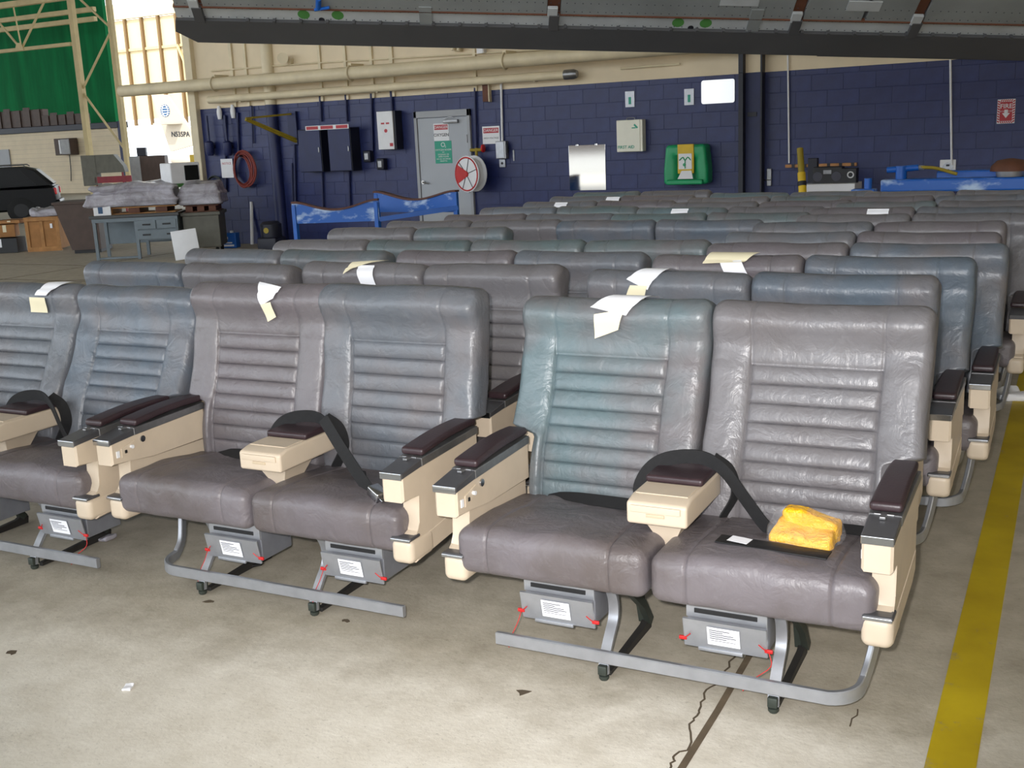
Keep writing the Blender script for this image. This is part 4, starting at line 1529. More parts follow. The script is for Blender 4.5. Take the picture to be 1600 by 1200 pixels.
yp = empty('yellow_pole', tuple(a_))
tag(yp, 'yellow tapered pole leaning in front of the small work table', 'pole')
dv = b_ - a_
obj('shaft', tube([dv * 0.0, dv * .78], .05, 10), 'yellow', yp)
obj('tip', sweep([dv * .78, dv * .9, dv], circ(.04, 10), caps=True), 'mustard', yp)
obj('band', tube([dv * .66, dv * .70], .055, 10), 'sign_black', yp)

YT = 13.0
q0, q1 = atY(1378, 290, YT), atY(1600, 290, YT)
tw = empty('tow_bar', (q0[0], YT, 0))
tag(tw, 'long blue steel tow bar with pale patches behind the seats', 'tow bar')
zt = atY(1480, 278, YT)[2]
zb = zt - .14
obj('main_beam', box((0, -.12, zb), (2.6, .12, zt), .02), 'blue_patchy', tw)
obj('rear_beam', box((.55, .14, zb), (2.6, .34, zt + .07), .02), 'blue', tw)
for x in (.25, 2.2):
    obj('stand_leg', join(box((x - .05, -.05, .04), (x + .05, .05, zb), .006), box((x - .2, -.25, 0), (x + .2, .25, .05), .01)), 'blue', tw)
obj('hand_pump', join(cyl((.20, 0, zt), (.20, 0, zt + .14), .06, 12), cyl((.05, 0, zt + .10), (.38, 0, zt + .12), .035, 10)), 'blue', tw)
obj('pump_lever', tube(smooth([(.36, 0, zt + .12), (.55, -.02, zt + .11), (.78, -.03, zt + .04)], 5), .018, 8), 'mustard', tw)
obj('grip', cyl((.34, 0, zt + .12), (.44, 0, zt + .115), .024, 8), 'alu', tw)
cr = empty('winch_drum', tuple(atY(1578, 274, YT)))
cr.location[2] = zt + .001
tag(cr, 'rusty brown domed drum on the end of the blue tow bar', 'drum')
obj('dome', lathe([(.20, .06), (.19, .11), (.13, .17), (.02, .19)], 20), 'rust', cr)
obj('base_ring', lathe([(.13, 0), (.14, .03), (.14, .06)], 18), 'alu', cr)
cc = atY(1350, 298, 12.4)
ft = empty('stabiliser_foot', (cc[0], 12.4, 0))
tag(ft, 'small blue jack stand with an upright pin beside the tow bar', 'jack stand')
obj('plate', box((-.12, -.1, cc[2] - .03), (.12, .1, cc[2] + .02), .008), 'blue_patchy', ft)
obj('pin', cyl((.04, 0, cc[2]), (.04, 0, cc[2] + .13), .04, 12), 'blue', ft)
obj('post', box((-.05, -.05, 0), (.05, .05, cc[2] - .02), .006), 'blue', ft)

# padded cradle stand
F1, F2 = np.array([-9.42, 12.10, 0]), np.array([-8.30, 12.50, 0])
B1, B2 = np.array([-8.87, 13.28, 0]), np.array([-7.43, 13.10, 0])
cd = empty('wing_cradle', tuple((F1 + F2 + B1 + B2) / 4))
tag(cd, 'blue cradle stand with hollowed padded saddle boards near the grey door', 'cradle')
oc_ = np.array(cd.location)


def saddle(A, B, zt, name):
    d_ = B - A
    L_ = np.linalg.norm(d_)
    u_ = d_ / L_
    n_ = np.array([-u_[1], u_[0], 0])
    N = 18
    top = []
    for i in range(N + 1):
        t_ = i / N
        dip = .11 * math.sin(PI * np.clip((t_ - .06) / .88, 0, 1)) ** 1.3
        top.append((t_ * L_, zt - dip))
    poly = top + [(L_, zt - .27), (0, zt - .27)]
    V, F = [], []
    for off in (-.02, .02):
        for (a, z) in poly:
            V.append(A - oc_ + u_ * a + n_ * off + np.array([0, 0, z]))
    n = len(poly)
    F = [[i, (i + 1) % n, n + (i + 1) % n, n + i] for i in range(n)] + [list(range(n))[::-1], [n + i for i in range(n)]]
    obj('saddle_board', (np.array(V), F), 'blue_patchy', cd)
    obj('saddle_pad', sweep([A - oc_ + u_ * a + np.array([0, 0, z + .012]) for a, z in top], rectp(.09, .025)), 'brownpad', cd)
    for P_ in (A, B):
        q = P_ - oc_ + u_ * (.03 if P_ is A else -.03)
        obj('post', box((q[0] - .03, q[1] - .03, 0), (q[0] + .03, q[1] + .03, zt - .02), .004), 'blue', cd)


saddle(F1, F2, .87, 'front')
saddle(B1, B2, .93, 'rear')
for (P_, Q_) in ((F1, B1), (F2, B2)):
    obj('side_rail', sweep([P_ - oc_ + np.array([0, 0, .62]), Q_ - oc_ + np.array([0, 0, .72])], rectp(.04, .06)), 'blue', cd)
    obj('side_rail', sweep([P_ - oc_ + np.array([0, 0, .15]), Q_ - oc_ + np.array([0, 0, .15])], rectp(.04, .06)), 'blue', cd)

# ------------------------------------------------------------------ the aircraft wing flap hanging over the rows
WL0 = np.array([-6.538, 7.2, 2.4815])
WE = np.array([0.88764, 0.45618, -0.06318])
WU = np.array([0.39502, -0.68364, 0.61367])
WN = np.cross(WE, WU)
wg = empty('aircraft_wing', tuple(WL0))
tag(wg, 'underside of an aircraft wing and flap hanging above the seats', 'aircraft wing')
wm = Matrix.Identity(4)
for i in range(3):
    wm[i][0], wm[i][1], wm[i][2], wm[i][3] = WE[i], WU[i], WN[i], WL0[i]
wg.matrix_world = wm
# local frame: x along the edge, y up the skin towards the viewer, z = outward (down, towards the floor)
obj('trailing_edge', prism([(-.05, .12), (.10, 0), (5.15, 0.0), (11, 0.0), (11, .245), (-.02, .245)], 2, -.03, 0.0), 'wing_dark', wg)
obj('trailing_edge', prism([(5.15, -.014), (11, -.014), (11, .20), (5.15, .20)], 2, -.034, -.006), 'wing_dark', wg)
obj('cove_panel', box((-.015, .245, -.06), (11, .372, -.03), .003), 'wing_bright', wg)
obj('upper_edge_lip', box((-.01, .368, -.05), (11, .382, -.012), .003), 'rust', wg)
for k, (a, b) in enumerate(((0, .12), (.22, 2.92), (3.02, 4.84), (4.93, 5.40), (5.42, 5.79), (5.88, 8.2), (8.22, 11))):
    obj('skin_panel', box((a + .004, .38, -.05), (b - .004, 1.25, -.02), .004), 'wing_mid', wg)
    obj('skin_panel', box((a + .004, 1.26, -.06), (b - .004, 2.6, -.03), .004), 'wing_mid', wg)
obj('upper_skin', box((-.02, .1, -.30), (11, 2.7, -.12), .03), 'wing_mid', wg)
for a in (.17, 2.97, 4.885, 5.835, 8.6):
    obj('track_slot', box((a - .05, .375, -.075), (a + .05, 2.6, -.06), .002), 'rust', wg)
    obj('track_fairing', box((a - .035, .22, -.028), (a + .045, .385, .006), .004), 'wing_dark', wg)
    obj('track_bracket', box((a - .05, .36, -.03), (a + .03, .46, .0), .004), 'wing_bright', wg)
for a in (1.0, 1.268, 3.961, 4.181):
    obj('lightening_hole', lathe([(.046, -.034), (.048, -.028)], 22), 'zinc', wg, (a, .308, 0))
for a in (1.135, 4.07):
    obj('dark_hole', lathe([(.022, -.034), (.024, -.028)], 14), 'sign_black', wg, (a, .255, 0))
for (a, s_, w_, h_, mt) in ((1.963, .33, .10, .20, 'wing_mid'), (4.40, .56, .30, .09, 'wing_bright'), (4.56, .36, .10, .24, 'wing_mid'), (5.37, .54, .26, .10, 'wing_bright')):
    obj('patch_plate', box((a - w_ / 2, s_ - h_ / 2, -.022), (a + w_ / 2, s_ + h_ / 2, -.012), .002), mt, wg)
obj('actuator', join(cyl((1.13, .40, -.01), (1.15, .52, .01), .022, 10), cyl((1.10, .39, 0), (1.22, .42, 0), .012, 8)), 'blue', wg)
rv = []
for row, zz in ((.262, -.03), (.355, -.03), (.41, -.02), (.50, -.02)):
    for i in range(130):
        rv.append(xf(box((-.004, -.004, 0), (.004, .004, .002)), loc=(.03 + i * .062, row, zz)))
rvo = obj('rivets', join(*rv), 'ink', wg)
rvo['kind'] = 'stuff'
for i in range(40):
    a = .55 + i * .21
    obj('clip', box((a - .012, .236, -.03), (a + .012, .26, .004), .002), 'wing_dark', wg)

# ------------------------------------------------------------------ left side: desk, pallets, crates, car
rz = math.radians(33)
dk = empty('metal_desk', (-13.62, 12.50, 0), rz)
tag(dk, 'grey steel desk with drawers, loaded with wrapped pallets', 'desk')
DW, DD, DH = 1.30, .75, .70
obj('desk_top', box((-.03, -.03, DH - .05), (DW + .03, DD + .03, DH), .008), 'desktop', dk)
obj('apron', box((0, 0, DH - .11), (DW, .03, DH - .05), .003), 'deskgrey', dk)
for (x, y) in ((0.03, .03), (.66, .03), (DW - .03, .03), (0.03, DD - .03), (.66, DD - .03), (DW - .03, DD - .03)):
    obj('leg', box((x - .025, y - .025, 0), (x + .025, y + .025, DH - .05), .003), 'deskgrey', dk)
obj('foot_rail', box((0, .01, .02), (.66, .05, .05), .003), 'deskgrey', dk)
ped = obj('drawer_pedestal', box((.66, .02, .28), (DW, DD - .02, DH - .05), .004), 'deskgrey', dk)
for (x0, x1, z0, z1, hs) in ((.68, .96, .46, .60, 1), (.98, 1.27, .46, .60, 1), (.68, 1.27, .30, .445, 2)):
    dr = obj('drawer', box((x0, -.005, z0), (x1, .02, z1), .004), 'deskgrey', dk)
    for k in range(hs):
        xm = (x0 + x1) / 2 if hs == 1 else x0 + (x1 - x0) * (.22 + .62 * k)
        obj('drawer_handle', box((xm - .06, -.022, (z0 + z1) / 2 - .012), (xm + .06, -.004, (z0 + z1) / 2 + .012), .003), 'black', dr)
obj('back_panel', box((.0, DD - .03, .2), (DW, DD - .015, DH - .05), .002), 'deskgrey', dk)


def local(base, rz_, p):
    c_, s_ = math.cos(rz_), math.sin(rz_)
    return (base[0] + c_ * p[0] - s_ * p[1], base[1] + s_ * p[0] + c_ * p[1], p[2])


def wrapped_pallet(base, rz_, W_, D_, z, h, label, seed, hw_mat='crate'):
    r = empty('wrapped_pallet', (base[0], base[1], z), rz_)
    tag(r, label, 'pallet')
    for k in range(3):
        x = W_ * (k + .5) / 3
        obj('stringer', box((x - W_ / 3 * .14 - .03, 0.0, .015), (x + W_ / 3 * .14 + .03, D_, .09), .004), 'rust' if k else hw_mat, r)
    for k in range(3):
        y = D_ * (k + .5) / 3
        obj('deck_board', box((0, y - D_ / 8, .092), (W_, y + D_ / 8, .11), .003), hw_mat, r)
        obj('base_board', box((0, y - D_ / 8, .0), (W_, y + D_ / 8, .014), .002), hw_mat, r)
    V, F = rbox((-.06, -.06, .115), (W_ + .06, D_ + .06, .115 + h), .05, (22, 12, 16), 3)
    up_ = np.clip((V[:, 2] - .115) / h, 0, 1)
    lay = np.stack([V[:, 2] * 0, V[:, 2] * 2.2, V[:, 0] * .15], 1)
    k1 = 1 - .16 * up_ ** 2 + .10 * vnoise(lay, 9, seed) + .05 * vnoise(V, 5, seed + 4)
    V[:, 0] = W_ / 2 + (V[:, 0] - W_ / 2) * k1
    V[:, 1] = D_ / 2 + (V[:, 1] - D_ / 2) * k1
    V[:, 2] += up_ * (.05 * vnoise(V, 2.2, seed + 2) + .018 * vnoise(V, 9, seed + 3))
    V[:, 2] = np.maximum(V[:, 2], .113)
    obj('shrink_wrap', (V, F), 'wrap', r)
    return r


wrapped_pallet(local((-13.62, 12.50), rz, (.02, .05, 0))[:2], rz, 1.25, .65, DH, .36, 'grey shrink-wrapped pallet standing on the steel desk', 3)
cx_ = local((-13.62, 12.50), rz, (.05, -.01, 0))
bx_ = obj('paper_carton', box((0, 0, 0), (.26, .03, .15), .004), 'white', None, (cx_[0], cx_[1], DH), (0, 0, rz))
tag(bx_, 'flat white and pale blue carton at the front of the wrapped pallet', 'carton')
obj('blue_print', box((.07, -.003, .03), (.14, 0, .13)), 'globe', bx_)
# olive cabinet behind the desk and the second pallet on it
ob_ = local((-13.62, 12.50), rz, (1.35, .14, 0))
cb = empty('steel_bench', ob_, rz)
tag(cb, 'olive steel bench cabinet on castors beside the desk', 'bench')
obj('body', box((0, 0, .12), (.56, .70, .62), .008), 'olive', cb)
obj('bench_top', box((-.02, -.03, .62), (.59, .73, .67), .006), 'olive', cb)
for (x, y) in ((.08, .08), (.48, .08), (.08, .62), (.48, .62)):
    w_ = obj('castor', xf(lathe([(.05, -.02), (.055, 0), (.05, .02)], 14, 0), loc=(x, y, .055)), 'rubber', cb)
wrapped_pallet(local(ob_[:2], rz, (.02, .04, 0))[:2], rz, .54, .62, .67, .34, 'dark wrapped pallet on the olive bench under the old monitor', 11, 'rust')
# white panel leaning on the desk end
lp = local((-13.62, 12.50), rz, (1.22, -.42, 0))
wpn = obj('square_board', xf(box((-.19, -.02, 0), (.19, .02, .44), .004), rot=(-.10, -.10, 0)), 'white', None, (lp[0] + .35, lp[1], 0.02), (0, 0, rz))
tag(wpn, 'pale square panel leaning at the end of the steel desk', 'panel')
# old monitor and boxes on the olive bench pile
mo = empty('old_monitor', local(ob_[:2], rz, (-.02, .42, 1.12)), 1.25)
mo.scale = (.8, .8, .9)
tag(mo, 'white boxy old monitor with a dark screen on the dark wrapped pallet', 'monitor')
obj('housing', box((-.32, -.18, 0), (.32, .25, .36), .02), 'white', mo)
obj('screen', box((-.02, -.20, .05), (.28, -.17, .31), .01), 'crt', mo)
obj('stand', box((-.2, -.2, -.06), (.32, .2, 0), .01), 'zinc', mo)
yb = obj('yellow_cabinet', join(box((-.16, -.1, 0), (.12, .1, 1.55), .01), box((.14, -.1, 0), (.2, .1, 1.6), .005)), 'yellow', None, (atY(326, 270, 15.6)[0] - .25, 15.7, 0))
tag(yb, 'tall yellow cabinet at the end of the blue wall', 'cabinet')

# grey and red machines behind the pallets
def place(px, Y):
    return (atY(px, 300, Y)[0], Y, 0.0)


gm = empty('engine_hood', place(166, 18.5), rz)
gm.scale = (.62, .62, 1)
tag(gm, 'grey sloped machine housing on a red frame behind the pallets', 'machine')
obj('end_plate', box((-.75, -.02, .95), (-.25, .6, 1.62), .01), 'olive', gm)
obj('hood', prism([(-.25, 1.22), (.75, 1.22), (.70, 1.36), (.40, 1.62), (-.25, 1.62)], 1, .0, .6), 'olive', gm)
for x in (-.3, .65):
    obj('frame_post', box((x - .03, 0, 0), (x + .03, .06, 1.22), .004), 'dirtyred', gm)
obj('frame_rail', box((-.35, -.02, 1.00), (.95, .05, 1.14), .004), 'dirtyred', gm)
obj('frame_rail', box((-.35, -.02, .55), (.95, .05, .62), .004), 'dirtyred', gm)
obj('frame_base', box((-.5, 0, 0), (1.0, .7, .12), .01), 'dirtyred', gm)
gm = empty('generator_cart', place(233, 20.2), rz)
gm.scale = (.6, .6, 1)
tag(gm, 'dark brown box machine with a pale door on a dull red cart', 'machine')
obj('case', box((-.25, 0, .85), (.75, .7, 1.55), .01), 'brown', gm)
obj('pale_door', box((-.62, -.03, .95), (-.22, .5, 1.55), .01), 'hvac', gm)
obj('cart_deck', box((-.7, -.1, .45), (.85, .8, .84), .01), 'dirtyred', gm)
obj('exhaust_stack', box((-.35, .2, 1.55), (.0, .5, 1.75), .01), 'navy_dark', gm)
for x in (-.5, .6):
    obj('wheel', xf(lathe([(.20, -.06), (.22, -.04), (.22, .04), (.20, .06)], 18, 1), loc=(x, -.05, .22)), 'rubber', gm)

# dumping hopper
hp = empty('tipping_hopper', tuple(atZ(148, 395)), rz)
tag(hp, 'dark brown steel hopper with a sloped side left of the desk', 'hopper')
obj('bin', prism([(-.36, .06), (.12, .06), (.12, .84), (-.58, .84)], 1, 0.0, .9), 'brown', hp)
obj('bin_rim', box((-.60, -.02, .83), (.14, .92, .87), .005), 'brown', hp)
obj('skid', box((-.34, .05, 0), (.1, .85, .06), .004), 'black', hp)
# crate
cp = atZ(44, 394)
ct = empty('wooden_crate', tuple(cp), rz)
tag(ct, 'pale wooden crate with upright battens beside the brown hopper', 'crate')
obj('crate_body', box((.02, .02, .03), (.56, .60, .56), .004), 'carton', ct)
for x in (0, .25, .52):
    obj('batten', box((x, -.0, .03), (x + .06, .02, .58), .003), 'crate', ct)
for z in (.03, .53):
    obj('rail', box((.0, -.012, z), (.58, .0, z + .05), .003), 'crate', ct)
obj('crate_lid', box((-.01, -.01, .58), (.59, .62, .60), .003), 'crate', ct)
obj('skid', box((0, 0, 0), (.58, .08, .03)), 'crate', ct)
obj('paper_label', box((.43, -.004, .40), (.47, .021, .48)), 'paper', ct)
V, F = rbox((.08, .05, .60), (.60, .55, .74), .06, (10, 8, 3), 3)
V[:, 2] = np.maximum(V[:, 2] + .05 * vnoise(V, 8, 4) * (V[:, 2] > .63), .602)
ctp = atZ(44, 394)
sheet_ = obj('plastic_sheet', (V, F), 'wrap', None, tuple(cp), (0, 0, rz))
tag(sheet_, 'crumpled whitish plastic sheet heaped on the wooden crate', 'plastic sheet')
# cartons and bag
for (px, py, z, w, h, r_, lab, mt) in ((2, 396, 0.0, .60, .26, .5, 'black rubbish bag box under the cartons beside the crate', 'black'), (12, 394, .265, .34, .22, .7, 'brown cardboard carton stacked beside the crate', 'carton'),
                                      (-22, 396, .265, .26, .17, .2, 'small tan carton at the end of the carton stack', 'wood'), (20, 392, .49, .40, .06, .4, 'flattened brown carton on top of the carton stack', 'carton')):
    p = atZ(px, py)
    b = empty('carton', (p[0], p[1], z), r_)
    tag(b, lab, 'carton')
    obj('carton_body', box((-w / 2, 0, 0), (w / 2, .4, h), .006), mt, b)
    obj('carton_flap', box((-w / 2, -.01, h - .006), (w / 2, .2, h), .002), mt, b)
    obj('tape_strip', box((-.03, -.004, h * .4), (.03, .0, h - .01)), 'paper' if mt == 'black' else 'tape', b)

# parked black car, seen from its rear quarter
car = empty('black_suv', (-24.1, 21.1, 0), math.radians(45))
car.scale = (1, 1, .94)
tag(car, 'black estate car parked in front of the cream block building', 'car')
prof_low = [(-4.6, .30), (-4.6, .75), (-3.4, .86), (-3.1, .92), (0, .95), (.02, .60), (-.05, .32)]
obj('car_body', bev_prism([(a, b) for a, b in prof_low], -.85, .85, .06), 'suv', car, rot=(0, 0, -PI / 2))
cab = [(-3.3, .90), (-2.5, 1.42), (-1.9, 1.50), (-.75, 1.50), (-.45, 1.42), (-.02, .93)]
obj('cabin', bev_prism(cab, -.72, .72, .07), 'suv', car, rot=(0, 0, -PI / 2))
obj('rear_window', prism([(-.45, 1.38), (-.44, 1.40), (-.06, 1.0), (-.08, .98)], 0, -.55, .55), 'carglass', car, rot=(0, 0, -PI / 2), loc=(.03, 0, .02))
for s in (-1, 1):
    obj('side_window', prism([(-2.9, 1.0), (-2.45, 1.38), (-1.75, 1.43), (-1.72, 1.0)], 0, s * .715, s * .727), 'carglass', car, rot=(0, 0, -PI / 2))
    obj('side_window', prism([(-1.62, 1.0), (-1.62, 1.43), (-.8, 1.43), (-.45, 1.0)], 0, s * .715, s * .727), 'carglass', car, rot=(0, 0, -PI / 2))
    obj('tail_lamp', box((-.08, s * .74 - .09, .72), (.04, s * .74 + .09, .90), .02), 'taillamp', car)
    obj('roof_rail', tube([(-2.0, s * .62, 1.50), (-1.95, s * .62, 1.55), (-.7, s * .62, 1.55), (-.65, s * .62, 1.50)], .018, 8), 'steel', car)
    for x in (-3.7, -.85):
        wl = obj('wheel', xf(lathe([(.30, -.10), (.34, -.08), (.34, .08), (.30, .10)], 24, 1), loc=(x, s * .78, .34)), 'rubber', car)
        obj('hub_cap', xf(lathe([(.18, -.105), (.20, 0), (.18, .105)], 18, 1), loc=(x, s * .78, .34)), 'black', wl)
obj('rear_bumper', rbox((-.10, -.84, .34), (.10, .84, .58), .05, (1, 2, 1), 2), 'suv', car)
# floor things in front of the blue wall's left end
cn = atZ(361, 387)
k = empty('blue_can', tuple(cn), .3)
tag(k, 'square blue metal can with white lettering on the floor', 'can')
obj('can_body', rbox((-.14, -.09, 0), (.14, .09, .25), .015, (1, 1, 1), 2), 'blue', k)
obj('spout', lathe([(.03, .25), (.03, .28), (.02, .285)], 12), 'white', k, (.04, 0, 0))
obj('can_label', join(box((-.10, -.093, .03), (.10, -.089, .06)), box((-.10, -.093, .08), (.07, -.089, .10)), box((-.10, -.093, .15), (.0, -.089, .19))), 'white', k)
bc = atZ(364, 383)
k = empty('blue_chair', (bc[0] - .15, bc[1] + .7, 0), .4)
tag(k, 'blue folding chair behind the square blue can', 'chair')
obj('seat', box((-.19, -.2, .40), (.19, .17, .43), .01), 'blue', k)
obj('backrest', rbox((-.19, .17, .50), (.19, .20, .76), .012, (1, 1, 1), 2), 'blue', k)
for s in (-1, 1):
    obj('frame_leg', tube([(s * .20, -.22, 0), (s * .20, .10, .45), (s * .20, .19, .80)], .013, 8), 'steel', k)
    obj('frame_leg', tube([(s * .20, .24, 0), (s * .20, -.15, .42)], .013, 8), 'steel', k)
p0_ = atZ(394, 382)
k = obj('leaning_pole', tube([(0, 0, 0), (-.03, .12, .72)], .028, 10), 'white', None, tuple(p0_))
tag(k, 'white pole leaning against the blue wall', 'pole')
p0_ = atZ(449, 374)
k = obj('thin_rod', tube([(0, 0, 0), (-.06, .1, .75)], .012, 8), 'steel', None, tuple(p0_))
tag(k, 'thin steel rod leaning against the blue wall by the motor', 'rod')
mt_ = atZ(422, 392)
k = empty('motor_unit', tuple(mt_), .2)
tag(k, 'dark motor unit with a round yellow label on the floor', 'motor')
obj('motor_body', lathe([(.05, -.02), (.16, .0), (.17, .05), (.17, .30), (.12, .34)], 20), 'navy_dark', k, (0, .1, .12))
obj('gear_case', rbox((-.16, -.12, .0), (.18, .25, .22), .03, (1, 1, 1), 2), 'navy_dark', k)
obj('round_label', lathe([(.045, -.075), (.045, -.068)], 14, 1), 'mustard', k, (0, 0, .33))
hs_ = tube(smooth([atZ(320, 380, .02), atZ(326, 376, .02), atZ(332, 381, .02), atZ(338, 377, .02), atZ(345, 381, .02)], 6), .02, 8)
k = obj('floor_cable', hs_, 'blackhose')
tag(k, 'dark cable lying in loops on the floor beside the blue can', 'cable')
# litter under the seats and in the aisle
for (px, py, s_, mt, lab) in ((160, 842, .05, 'wrap', 'crumpled clear wrapper on the floor by the front row'), (398, 883, .03, 'black', 'small black scrap on the floor behind the front baggage bar'),
                              (1577, 622, .11, 'paper', 'folded pale paper on the floor beside the yellow line'), (200, 1076, .02, 'paper', 'tiny white paper scrap on bare concrete')):
    p = atZ(px, py)
    V, F = rbox((-s_, -s_ * .7, 0.001), (s_, s_ * .7, s_ * .35), s_ * .12, (4, 4, 2), 2)
    V[:, 2] = np.maximum(.001, V[:, 2] * (1 + .8 * vnoise(V, 1.2 / s_, 5)))
    V[:, 0] *= 1 + .3 * vnoise(V, 1.0 / s_, 6)
    k = obj('litter', (V, F), mt, None, tuple(p), (0, 0, random.uniform(0, 3)))
    tag(k, lab, 'litter')

# ------------------------------------------------------------------ far end of the hangar
g0, g1 = atY(-30, 60, 40)[0], -41.15
struct(obj('wall_green', box((g0 - 8, 40, 0), (g1, 40.2, 9.9)), 'greenwall'), 'green sheeted hangar wall')
cbw = empty('block_building', (-44.0, 36.0, 0))
tag(cbw, 'low cream block building inside the hangar', 'building')
obj('building_wall', box((-6.0, 0, 0), (7.1, .25, 2.72), .01), 'cream', cbw)
obj('roof_edge', box((-6.0, -.12, 2.72), (7.15, .5, 2.98), .02), 'navy_dark', cbw)
obj('corner_post', box((7.1, -.1, 0), (7.35, .2, 3.0), .01), 'navy', cbw)
obj('building_door', box((-1.0, -.06, 0), (.15, 0.0, 2.05), .01), 'frame_grey', cbw)
for k in range(16):
    obj('mortar_course', box((-6.0, -.004, .2 * k + .195), (7.1, 0.0, .2 * k + .205)), 'beige_dark', cbw) if .2 * k < 2.6 else None
ac = empty('window_air_conditioner', tuple(atY(110, 229, 35.95)))
tag(ac, 'window air conditioner in the cream block building', 'air conditioner')
obj('housing', box((-.48, -.45, -.36), (.48, 0, .36), .02), 'brown', ac)
obj('front_grille', box((-.05, -.48, -.32), (.46, -.44, .32), .01), 'hvac', ac)
obj('side_grille', box((-.18, -.47, -.30), (-.08, -.44, .30), .01), 'white', ac)
obj('power_cord', tube(smooth([(-.1, -.02, -.36), (-.12, -.03, -1.0), (-.2, -.03, -1.5)], 4), .02, 6), 'black', ac)
# dark roof junk on the building
for (px, w_, h_, lab) in ((30, 3.2, .75, 'long dark crate stored on top of the block building'), (100, 2.6, .45, 'heap of brown boards stored on top of the block building')):
    c = atY(px, 200, 36.1)
    k = empty('stored_crate', (c[0], 36.1, 2.985))
    tag(k, lab, 'crate')
    obj('crate_body', box((-w_ / 2, 0, 0), (w_ / 2, .35, h_), .02), 'brown', k)
    for i in range(5):
        x = -w_ / 2 + (i + .5) * w_ / 5
        obj('board', box((x - .2, -.05, .0), (x + .2, 0, h_ + .1 * (i % 2)), .01), 'brown', k)

# steel columns with lattice bracing
def beam(P, Q, r, mat='steelcream', name='brace', par=None, o=(0, 0, 0)):
    return obj(name, sweep([np.array(P) - o, np.array(Q) - o], rectp(r, r)), mat, par)


YC = 30.0
c1 = atY(140, 240, YC)[0]
c2 = atY(193, 200, YC)[0]
lt = empty('lattice_frame', (c1, YC, 0))
tag(lt, 'cream steel lattice column pair carrying the roof truss', 'steel frame')
oo = np.array(lt.location)
obj('column', box((-.10, -.10, 0), (.10, .10, 9.9), .01), 'steelcream', lt)
obj('column', box((c2 - c1 - .085, -.085, 0), (c2 - c1 + .085, .085, 9.9), .01), 'steelcream', lt)
w_ = c2 - c1
zs = [1.7, 3.9, 5.9, 7.4, 9.6]
for i, z in enumerate(zs[:-1]):
    a = (0, 0, z) if i % 2 else (w_, 0, z)
    b = (w_, 0, zs[i + 1]) if i % 2 else (0, 0, zs[i + 1])
    beam(a, b, .06, par=lt)
tr = empty('roof_truss', (c1 - 7, YC, 5.4))
tag(tr, 'cream steel roof truss in front of the green wall', 'truss')
ot = np.array(tr.location)
zb_, zt_ = 5.55, 7.15
obj('bottom_chord', box((0, -.08, zb_ - ot[2] - .06), (6.8, .08, zb_ - ot[2] + .06), .005), 'steelcream', tr)
obj('top_chord', box((0, -.1, zt_ - ot[2] - .10), (6.8, .1, zt_ - ot[2] + .10), .005), 'steelcream', tr)
nodes_b = [atY(33, 74, YC)[0] - ot[0]]
nb = nodes_b[0]
sp = 3.1
for k in range(-2, 2):
    x = nb + k * sp
    for (xa, xb) in ((x, x + sp / 2), (x, x - sp / 2)):
        if 0 < xa < 6.8 and 0 < xb < 6.8:
            beam((xa, 0, zb_ - ot[2]), (xb, 0, zt_ - ot[2]), .06, par=tr)
    if 0 < x < 6.8:
        beam((x, .02, zb_ - ot[2]), (x - .15, .02, zt_ - ot[2]), .04, par=tr)
        obj('gusset', prism([(x - .25, zb_ - ot[2] - .05), (x + .25, zb_ - ot[2] - .05), (x + .1, zb_ - ot[2] + .22), (x - .1, zb_ - ot[2] + .22)], 1, -.1, -.07), 'steelcream', tr)
for (z, lab) in ((6.35, 'lower'), (6.75, 'upper')):
    yy = 37.0
    x1_ = atY(150, 35, yy)[0]
    k = obj('girt_rail', box((x1_ - 14, yy - .1, z + .95), (x1_, yy + .1, z + 1.15), .01), 'steelcream')
    tag(k, lab + ' of two cream girt rails in front of the green wall', 'girt rail')

# sunlit hangar across the apron and the tail of a parked jet
YF = 140.0
hx0, hx1 = atY(160, 100, YF)[0], atY(345, 100, YF)[0]
z_b = atY(215, 187, YF)[2]
z_t = atY(250, 24, YF)[2]
z_m = atY(250, 73, YF)[2]
fh = empty('distant_hangar', ((hx0 + hx1) / 2, YF, 0))
tag(fh, 'sunlit cream hangar front with vertical ribs across the apron', 'building')
ox = fh.location[0]
xs_ = [atY(p, 100, YF)[0] - ox for p in (160, 180, 204, 230, 256, 284, 306, 345)]
for k in range(len(xs_) - 1):
    for (za, zb2) in ((z_b, z_m), (z_m, z_t)):
        obj('panel', box((xs_[k], 0, za), (xs_[k + 1] - .1, .3, zb2 - .1)), 'farcream', fh)
for x in xs_:
    obj('rib', box((x - .2, -.5, z_b - 1), (x + .2, 0, z_t), .02), 'mustard_rib', fh)
obj('girt', box((xs_[0], -.3, z_m - .3), (xs_[-1], 0, z_m + .1), .02), 'steelcream', fh)
obj('header', box((xs_[0], -.5, z_t), (xs_[-1], .3, z_t + 2.4), .02), 'farcream', fh)
beam((xs_[5], -.6, z_m), (xs_[6], -.6, z_b + 4), .3, par=fh)
beam((xs_[6], -.6, z_b), (xs_[7], -.6, z_m), .3, par=fh)
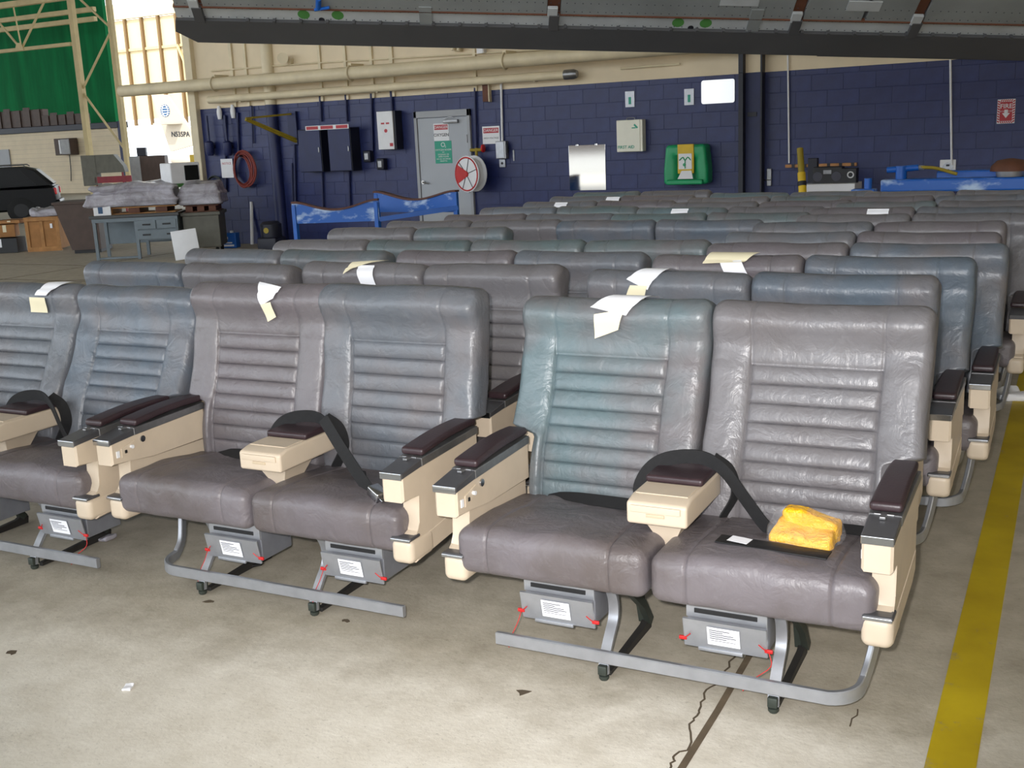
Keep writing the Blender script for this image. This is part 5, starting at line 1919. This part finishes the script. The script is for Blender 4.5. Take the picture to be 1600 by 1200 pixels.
# jet tail
YJ = 128.0
jt = empty('parked_jet', (atY(290, 235, YJ)[0], YJ, 0))
tag(jt, 'white jet airliner tail with a blue globe emblem on its fin', 'airplane')
oj = np.array([jt.location[0], YJ, 0])
jp = lambda px, py: (lambda q: (q[0] - oj[0], q[2]))(atY(px, py, YJ))
fin = [jp(238, 148), jp(262, 148), jp(297, 200), jp(320, 222), jp(268, 237)]
obj('fin', prism(fin, 1, -.25, .25), 'planewhite', jt)
fz = jp(300, 236)
prf = [(.05, 0), (.7, .6), (1.5, 3.0), (2.1, 6.5), (2.4, 11), (2.4, 30)]
tailx, tailz = jp(266, 238)
obj('fuselage', lathe([(r_, h_) for r_, h_ in prf], 28, 0), 'planewhite', jt, (tailx, 0, tailz - 1.0), (0, math.radians(4), 0))
st0, st1 = jp(258, 191), jp(292, 190)
obj('stabiliser', prism([(st0[0], -2.5), (st0[0] + 2.2, -2.5), (st0[0] + 3.6, -.2), (st0[0] + .6, -.2)], 2, jp(270, 193)[1] - .12, jp(270, 193)[1] + .12), 'planewhite', jt)
gx, gz = jp(260, 173)
gr = abs(jp(260, 163)[1] - gz)
em = obj('globe_emblem', lathe([(gr, -.02), (gr, 0)], 32, 1), 'globe', jt, (gx, -.27, gz))
for k in (-2, -1, 0, 1, 2):
    a = gr * k * .36
    hh = math.sqrt(max(0, gr * gr - a * a))
    obj('white_arc', tube(smooth([(-hh, -.04, a * .8), (0, -.04, a * 1.15), (hh, -.04, a * .8)], 6), gr * .045, 6), 'white', em)
for k in (-1, 1):
    obj('white_arc', tube(smooth([(k * gr * .2, -.04, -gr * .93), (k * gr * .62, -.04, 0), (k * gr * .2, -.04, gr * .93)], 6), gr * .04, 6), 'white', em)
lx, lz = jp(284, 210)
lw = abs(jp(300, 210)[0] - jp(268, 210)[0])
obj('lettering', text('N535PA', lw * .26, .01, bold=.02), 'sign_black', jt, (lx, -.30, lz), (0, math.radians(2), 0))

ob2 = empty('mirror_backdrop', (-12, -58, 0))  # unseen block added for the mirror to reflect, low enough to leave the plate sky
tag(ob2, 'unseen low tan block added behind the viewpoint for the mirror to reflect', 'building')
obj('building_wall', box((-45, -6, 0), (45, 0, 3.9), .02), 'olive', ob2)
obj('roof_edge', box((-45.3, -6.3, 3.9), (45.3, .3, 4.2), .02), 'brown', ob2)
for k in range(12):
    obj('building_door', box((-42 + 7.2 * k, -.02, 0), (-38 + 7.2 * k, .05, 3.0), .02), 'brown', ob2)
